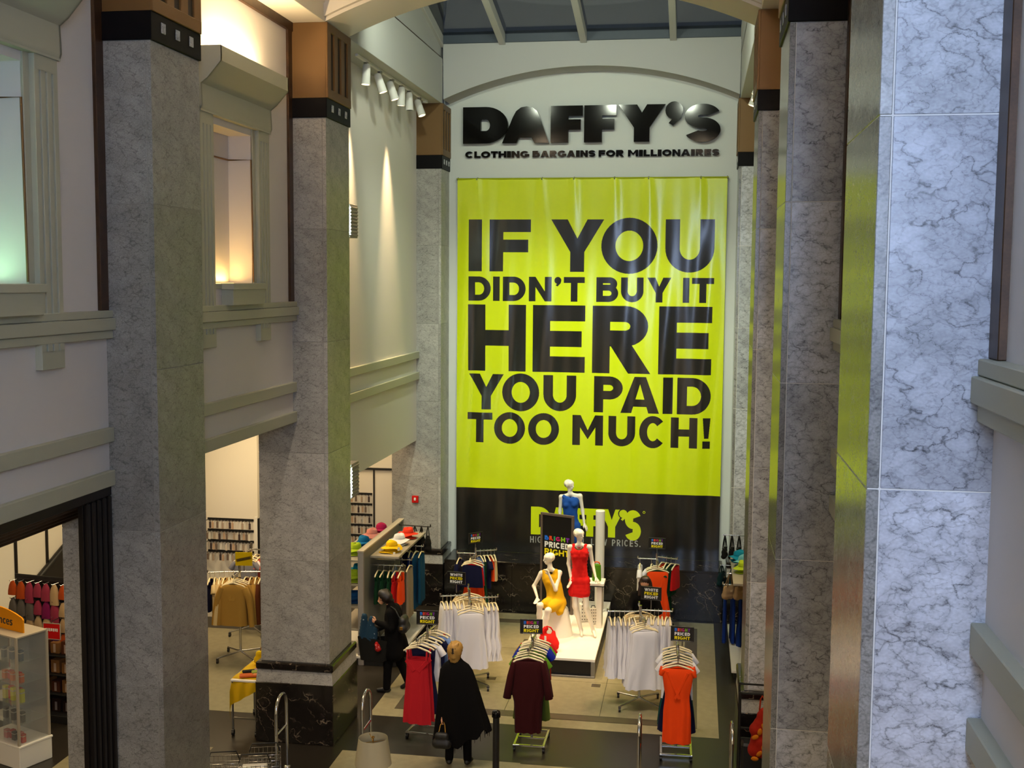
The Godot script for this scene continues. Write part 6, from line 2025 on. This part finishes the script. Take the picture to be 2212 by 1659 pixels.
	g.join(skin(head_bones(top, f, 1.0) + [[V(0, 1.36, -0.04), V(0, 1.50, 0.0), 0.052, 0.05]], 0.0085, 120))
	g.join(skin(hand_bones(wl, V(0.2, -0.4, 0.8), V(0.8, 0.2, 0), 0.6), 0.006, 220))
	g.join(skin(hand_bones(wr, V(-0.2, -0.4, 0.8), V(-0.8, 0.2, 0), 0.6), 0.006, 220))
	ob("body", g, M.skin, r)
	c = top - V(0, 0.09, 0)
	ob("hair", skin([[c + V(0, 0.01, -0.01), c + V(0.005, 0.0, -0.035), 0.095, 0.092], [c + V(0.085, -0.02, 0.0), c + V(0.11, -0.24, 0.03), 0.035, 0.045], [c + V(-0.085, -0.02, 0.0), c + V(-0.09, -0.22, 0.03), 0.03, 0.035], [c + V(0.0, -0.05, -0.06), c + V(0.0, -0.25, -0.07), 0.075, 0.06], [c + V(-0.03, 0.05, 0.04), c + V(0.03, 0.05, 0.04), 0.045, 0.045]], 0.009, 110, func(q): return 0.003 * sin(q.x * 200 + q.y * 40)), M.hair_brown, r)
	ob("coat", skin([[V(-0.15, 1.32, -0.03), V(0.15, 1.32, -0.03), 0.075, 0.075], [V(-0.07, 1.25, -0.02), V(-0.08, 0.9, -0.04), 0.125, 0.13], [V(0.07, 1.25, -0.02), V(0.08, 0.9, -0.04), 0.125, 0.13], [V(-0.09, 0.9, -0.04), V(-0.11, 0.62, -0.03), 0.13, 0.15], [V(0.09, 0.9, -0.04), V(0.11, 0.62, -0.03), 0.13, 0.15],
		[V(-0.17, 1.32, -0.02), V(-0.27, 1.10, 0.06), 0.068, 0.058], [V(-0.27, 1.10, 0.06), wl, 0.058, 0.042], [V(0.17, 1.32, -0.02), V(0.25, 1.09, 0.06), 0.068, 0.058], [V(0.25, 1.09, 0.06), wr, 0.058, 0.042]], 0.015, 80), M.coat, r)
	ob("trousers", legs_mesh(J, 0.085, 0.06), M.coat, r)
	ob("shoe", shoe(V(-0.1, 0.08, -0.03), V(-0.12, 0.032, 0.10)), M.black, r)
	ob("shoe", shoe(V(0.1, 0.08, -0.03), V(0.12, 0.032, 0.10)), M.black, r)

func k_item(nm: String, label: String, at: Vector3, bones: Array, c: Color, cat: String) -> void:
	var r := thing(nm, label, cat, at)
	ob("fabric", skin(bones, 0.013, 70, func(q): return 0.008 * sin(q.x * 80 + q.y * 45) * sin(q.y * 60)), cloth(c), r)
	for k in 6:
		var g := MB.new()
		var b: Array = bones[k % bones.size()]
		var p: Vector3 = b[0].lerp(b[1], 0.15 + 0.14 * k)
		g.ell(p + V(0, 0, b[2] * 0.95), V(0.016, 0.011, 0.012), Basis(V(0, 0, 1), k * 1.1), 7, 5)
		ob("print_patch", g, cloth(c.lightened(0.45)), r)
# ---------- the shop seen through the left opening ----------
func build_left_shop() -> void:
	# glass display case of small boxes with a yellow header
	var th := deg_to_rad(-21.7)
	var o := V(-9.27, 0, -14.39)
	var r := thing("display_case", "glass case of small perfume boxes on a white base at the lower left", "display case", o, th)
	ob("base", B(V(-0.42, 0, -0.26), V(0.42, 0.30, 0.26), 0.008), M.lam, r)
	ob("base_top", B(V(-0.43, 0.30, -0.27), V(0.43, 0.33, 0.27), 0.006), M.lam, r)
	ob("top_panel", B(V(-0.40, 1.82, -0.25), V(0.40, 1.845, 0.25), 0.004), M.laminate, r)
	for sx in [-1, 1]:
		for sz in [-1, 1]:
			ob("corner_post", B(V(0.39 * sx - 0.016, 0.33, 0.24 * sz - 0.016), V(0.39 * sx + 0.016, 1.82, 0.24 * sz + 0.016), 0.003), M.laminate, r)
	ob("glass_front", B(V(-0.37, 0.33, 0.237), V(0.37, 1.82, 0.243)), M.glass, r)
	ob("glass_side", B(V(0.387, 0.33, -0.22), V(0.393, 1.82, 0.22)), M.glass, r)
	ob("rear_panel", B(V(-0.37, 0.33, -0.245), V(0.37, 1.82, -0.235)), M.washer, r)
	ob("divider", B(V(-0.005, 0.33, -0.235), V(0.005, 1.82, 0.2)), M.glass, r)
	var ys := [0.335, 0.62, 0.90, 1.18, 1.48]
	for k in range(1, 5):
		ob("glass_shelf", B(V(-0.37, ys[k] - 0.012, -0.23), V(0.385, ys[k] - 0.004, 0.23)), M.glass, r)
	var bs := Basis(Vector3.UP, th)
	var hues := [Color(0.66, 0.10, 0.06), Color(0.70, 0.33, 0.10), Color(0.55, 0.53, 0.50), Color(0.70, 0.68, 0.06), Color(0.62, 0.25, 0.25), Color(0.30, 0.26, 0.24), Color(0.72, 0.42, 0.40), Color(0.25, 0.28, 0.35)]
	var nm := ["dark red", "amber", "silver", "lime yellow", "rose", "charcoal", "pink", "slate blue"]
	var pick := [[6, 4, 5, 6, 0], [5, 2, 5, 2, 5], [3, 0, 3, 4, 3], [1, 0, 1, 0, 1], [7, 2, 7, 2, 7]]
	var rows := ["bottom shelf", "second shelf up", "middle shelf", "fourth shelf up", "top shelf"]
	for k in 5:
		for i in 5:
			var x := -0.02 + i * 0.085
			var h := 0.12 + 0.03 * ((i * 3 + k) % 3)
			var c: int = pick[k][i]
			var bx := thing("perfume_box", "%s perfume box on the glass case's %s, %s from the left" % [nm[c], rows[k], ord_words[i]], "perfume box", o + bs * V(x, ys[k], 0.13 - 0.03 * (i % 2)), th, "perfume boxes in the glass case")
			ob("carton", B(V(-0.034, 0, -0.03), V(0.034, h, 0.03), 0.003), cloth(hues[c]), bx)
			ob("cap_band", B(V(-0.0345, h * 0.72, -0.0305), V(0.0345, h * 0.8, 0.0305)), M.laminate, bx)
	var s := thing("case_header", "yellow arched header reading fragrances on the glass case", "sign", o + bs * V(-0.25, 1.846, 0.05), th)
	var pl := PackedVector2Array([Vector2(-0.55, 0), Vector2(0.55, 0), Vector2(0.55, 0.18)])
	for k in 9:
		var u := lerpf(0.52, -0.52, k / 8.0)
		pl.append(Vector2(u, 0.20 + 0.10 * (1 - pow(u / 0.55, 2.0))))
	pl.append(Vector2(-0.55, 0.18))
	var g := MB.new()
	g.prism(pl, -0.01, 0.01)
	ob("board", g, cloth(Color(0.86, 0.55, 0.02)), s)
	var tm := TextMesh.new()
	var fo := SystemFont.new()
	fo.font_names = PackedStringArray(["Droid Sans"])
	fo.font_weight = 700
	tm.font = fo
	tm.text = "fragrances"
	tm.font_size = 64
	tm.pixel_size = 0.0022
	tm.depth = 0.003
	ob("lettering", tm, M.black, s, V(-0.03, 0.12, 0.012))
	# accessory fixture behind the case
	var f := V(-9.75, 0, -16.1)
	r = thing("accessory_fixture", "black fixture hung with scarves and packs behind the glass case", "fixture", f, -0.12)
	ob("back_panel", B(V(-0.62, 0.05, -0.03), V(0.62, 2.12, 0.0), 0.004), M.black, r)
	ob("base", B(V(-0.62, 0, -0.25), V(0.62, 0.12, 0.42), 0.006), M.black, r)
	for y in [0.42, 0.72, 1.02]:
		ob("shelf", B(V(-0.6, y - 0.02, 0.0), V(0.6, y, 0.34), 0.003), M.black, r)
	for y in [1.30, 1.54, 1.78, 2.05]:
		ob("hook_rail", B(V(-0.6, y, 0.0), V(0.6, y + 0.025, 0.02)), M.steel_dark, r)
	var fb := Basis(Vector3.UP, -0.12)
	var sets := [["purple", Color(0.20, 0.05, 0.24)], ["cream", Color(0.62, 0.52, 0.38)], ["grey", Color(0.32, 0.30, 0.28)], ["rose", Color(0.50, 0.16, 0.24)], ["orange", Color(0.60, 0.24, 0.06)], ["magenta", Color(0.42, 0.06, 0.26)]]
	var lay2 := [[1.30, [0, 0, 0, 5, 0, 0, 4, 4]], [1.54, [2, 2, 1, 1, 1, 1, 1, 2]], [1.78, [2, 2, 2, 3, 5, 3, 1, 2]], [2.05, [4, 4, 3, 3, 3, 1, 4, 2]]]
	for q in lay2:
		for i in 8:
			var x := -0.53 + i * 0.15
			var c: Array = sets[q[1][i]]
			var m := thing("hanging_scarf", "%s scarf on the black fixture, hook row at %s, %s from the left" % [c[0], {1.30: "the bottom", 1.54: "the third level", 1.78: "the second level", 2.05: "the top"}[q[0]], ord_words[i]], "scarf", f + fb * V(x, q[0], 0.16), -0.12 + 0.1 * sin(i * 2.0), "scarves on the black fixture")
			g = MB.new()
			g.tube([V(0, 0.01, -0.15), V(0, 0.01, 0.05), V(0, 0.03, 0.07)], 0.005, 5)
			ob("hook", g, M.chrome, m)
			g = MB.new()
			shell(g, [[-0.21 - 0.05 * (i % 3), 0.082, 0.04], [-0.14, 0.075, 0.045], [-0.06, 0.055, 0.04], [0.008, 0.02, 0.02]], 0.012, 90, 18)
			ob("fabric", g, cloth(c[1]), m)
	var tones := [["brown", Color(0.30, 0.15, 0.07)], ["red", Color(0.52, 0.08, 0.05)], ["tan", Color(0.50, 0.34, 0.18)], ["pink", Color(0.66, 0.33, 0.27)], ["dark brown", Color(0.16, 0.09, 0.06)]]
	var yy := [1.022, 0.722, 0.422, 0.122]
	var who := [[0, 4, 2, 0, 2, 0], [1, 1, 2, 0, 2, 2], [1, 0, 2, 2, 0, 2], [3, 3, 3, 4, 4, 4]]
	for k in 4:
		for i in 6:
			var c: Array = tones[who[k][i]]
			var bx := thing("gift_box", "%s gift box on the black fixture, %s, %s from the left" % [c[0], ["upper shelf", "middle shelf", "lower shelf", "base"][k], ord_words[i]], "gift box", f + fb * V(-0.48 + i * 0.19, yy[k], 0.17), -0.12, "gift boxes on the black fixture")
			ob("carton", B(V(-0.075, 0, -0.1), V(0.075, 0.17 + 0.03 * ((i + k) % 2), 0.1), 0.006), cloth(c[1]), bx)
			ob("label_strip", B(V(-0.02, 0.02, 0.1), V(0.02, 0.15, 0.103)), cloth(c[1].lightened(0.4)), bx)
	r = thing("sale_card", "red rectangular sale card hung in front of the black fixture", "sign", f + fb * V(0.36, 1.30, 0.42), -0.05)
	ob("card", B(V(-0.14, 0, -0.004), V(0.14, 0.24, 0.004), 0.002), cloth(Color(0.72, 0.04, 0.03)), r)
	g = MB.new()
	for k in 7:
		g.span(V(-0.10 + k * 0.03, 0.12 + 0.004 * (k % 2), 0.004), V(-0.08 + k * 0.03, 0.165, 0.007))
	ob("lettering", g, M.white, r)
	g = MB.new()
	for q in [[V(-0.145, -0.005, -0.006), V(0.145, 0.005, 0.006)], [V(-0.145, 0.235, -0.006), V(0.145, 0.245, 0.006)], [V(-0.145, 0, -0.006), V(-0.135, 0.24, 0.006)], [V(0.135, 0, -0.006), V(0.145, 0.24, 0.006)]]:
		g.span(q[0], q[1])
	ob("card_frame", g, M.laminate, r)
	g = MB.new()
	g.tube([V(0, 0.24, 0), V(0, 0.27, -0.02), V(0, 0.27, -0.42)], 0.006, 5)
	ob("hanger_arm", g, M.steel_dark, r)
	# escalator side with cream panels along the outer wall
	r = thing("escalator_side", "cream panelled escalator side with dark posts and a sloping rail at the far left", "escalator", V(-11.35, 0, -18.6))
	for k in 5:
		var z := 1.8 - k * 0.95
		ob("panel", B(V(-0.03, 0.6, z - 0.93), V(0.0, 2.35, z), 0.004), M.cream, r)
		ob("post", B(V(-0.02, 0.3, z - 0.965), V(0.035, 2.45, z - 0.92), 0.004), M.portal, r)
	ob("top_rail", B(V(-0.04, 2.35, -2.95), V(0.03, 2.40, 1.85), 0.004), M.portal, r)
	g = MB.new()
	g.tube([V(0.06, 0.7, 1.9), V(0.06, 1.15, 1.0), V(0.06, 2.0, -1.0), V(0.06, 2.5, -2.4)], 0.05, 8)
	ob("handrail", g, M.black, r)
	g = MB.new()
	g.prism(PackedVector2Array([Vector2(-1.9, 0.0), Vector2(2.5, 0.0), Vector2(2.5, 2.45), Vector2(1.0, 1.95), Vector2(-1.0, 1.10), Vector2(-1.9, 0.65)]), -0.03, 0.01, Transform3D(Basis(V(0, 0, -1), V(0, 1, 0), V(1, 0, 0)), V(0.03, 0, 0)))
	ob("skirt_panel", g, M.portal, r)
	one("aisle_bulkhead", "dark bulkhead hanging behind the escalator", "bulkhead", B(V(-0.9, 0, -0.4), V(0.9, 1.7, 0.4), 0.01), M.portal, V(-10.3, 3.0, -20.6))
	# pink boxes and dark counter at the left edge
	r = thing("sales_counter", "dark sales counter at the left edge behind the glass case", "counter", V(-11.2, 0, -15.35), -0.3)
	ob("counter_body", B(V(-0.6, 0, -0.3), V(0.6, 1.28, 0.3), 0.01), M.bronze_dark, r)
	ob("counter_top", B(V(-0.65, 1.28, -0.34), V(0.65, 1.32, 0.34), 0.006), M.black_gloss, r)
	one("pink_box", "pale pink box standing on the dark sales counter", "box", B(V(-0.12, 0, -0.1), V(0.12, 0.34, 0.1), 0.01), cloth(Color(0.72, 0.45, 0.42)), V(-11.33, 1.322, -15.25), -0.3)
	r = thing("card_reader", "small dark terminal on a stalk on the sales counter", "terminal", V(-10.97, 1.322, -15.2), -0.3)
	g = MB.new()
	g.cyl(V(0, 0, 0), V(0, 0.3, 0), 0.014, -1, 8)
	ob("stalk", g, M.black, r)
	ob("head", B(V(-0.08, 0.28, -0.03), V(0.08, 0.34, 0.05), 0.01), M.black, r)
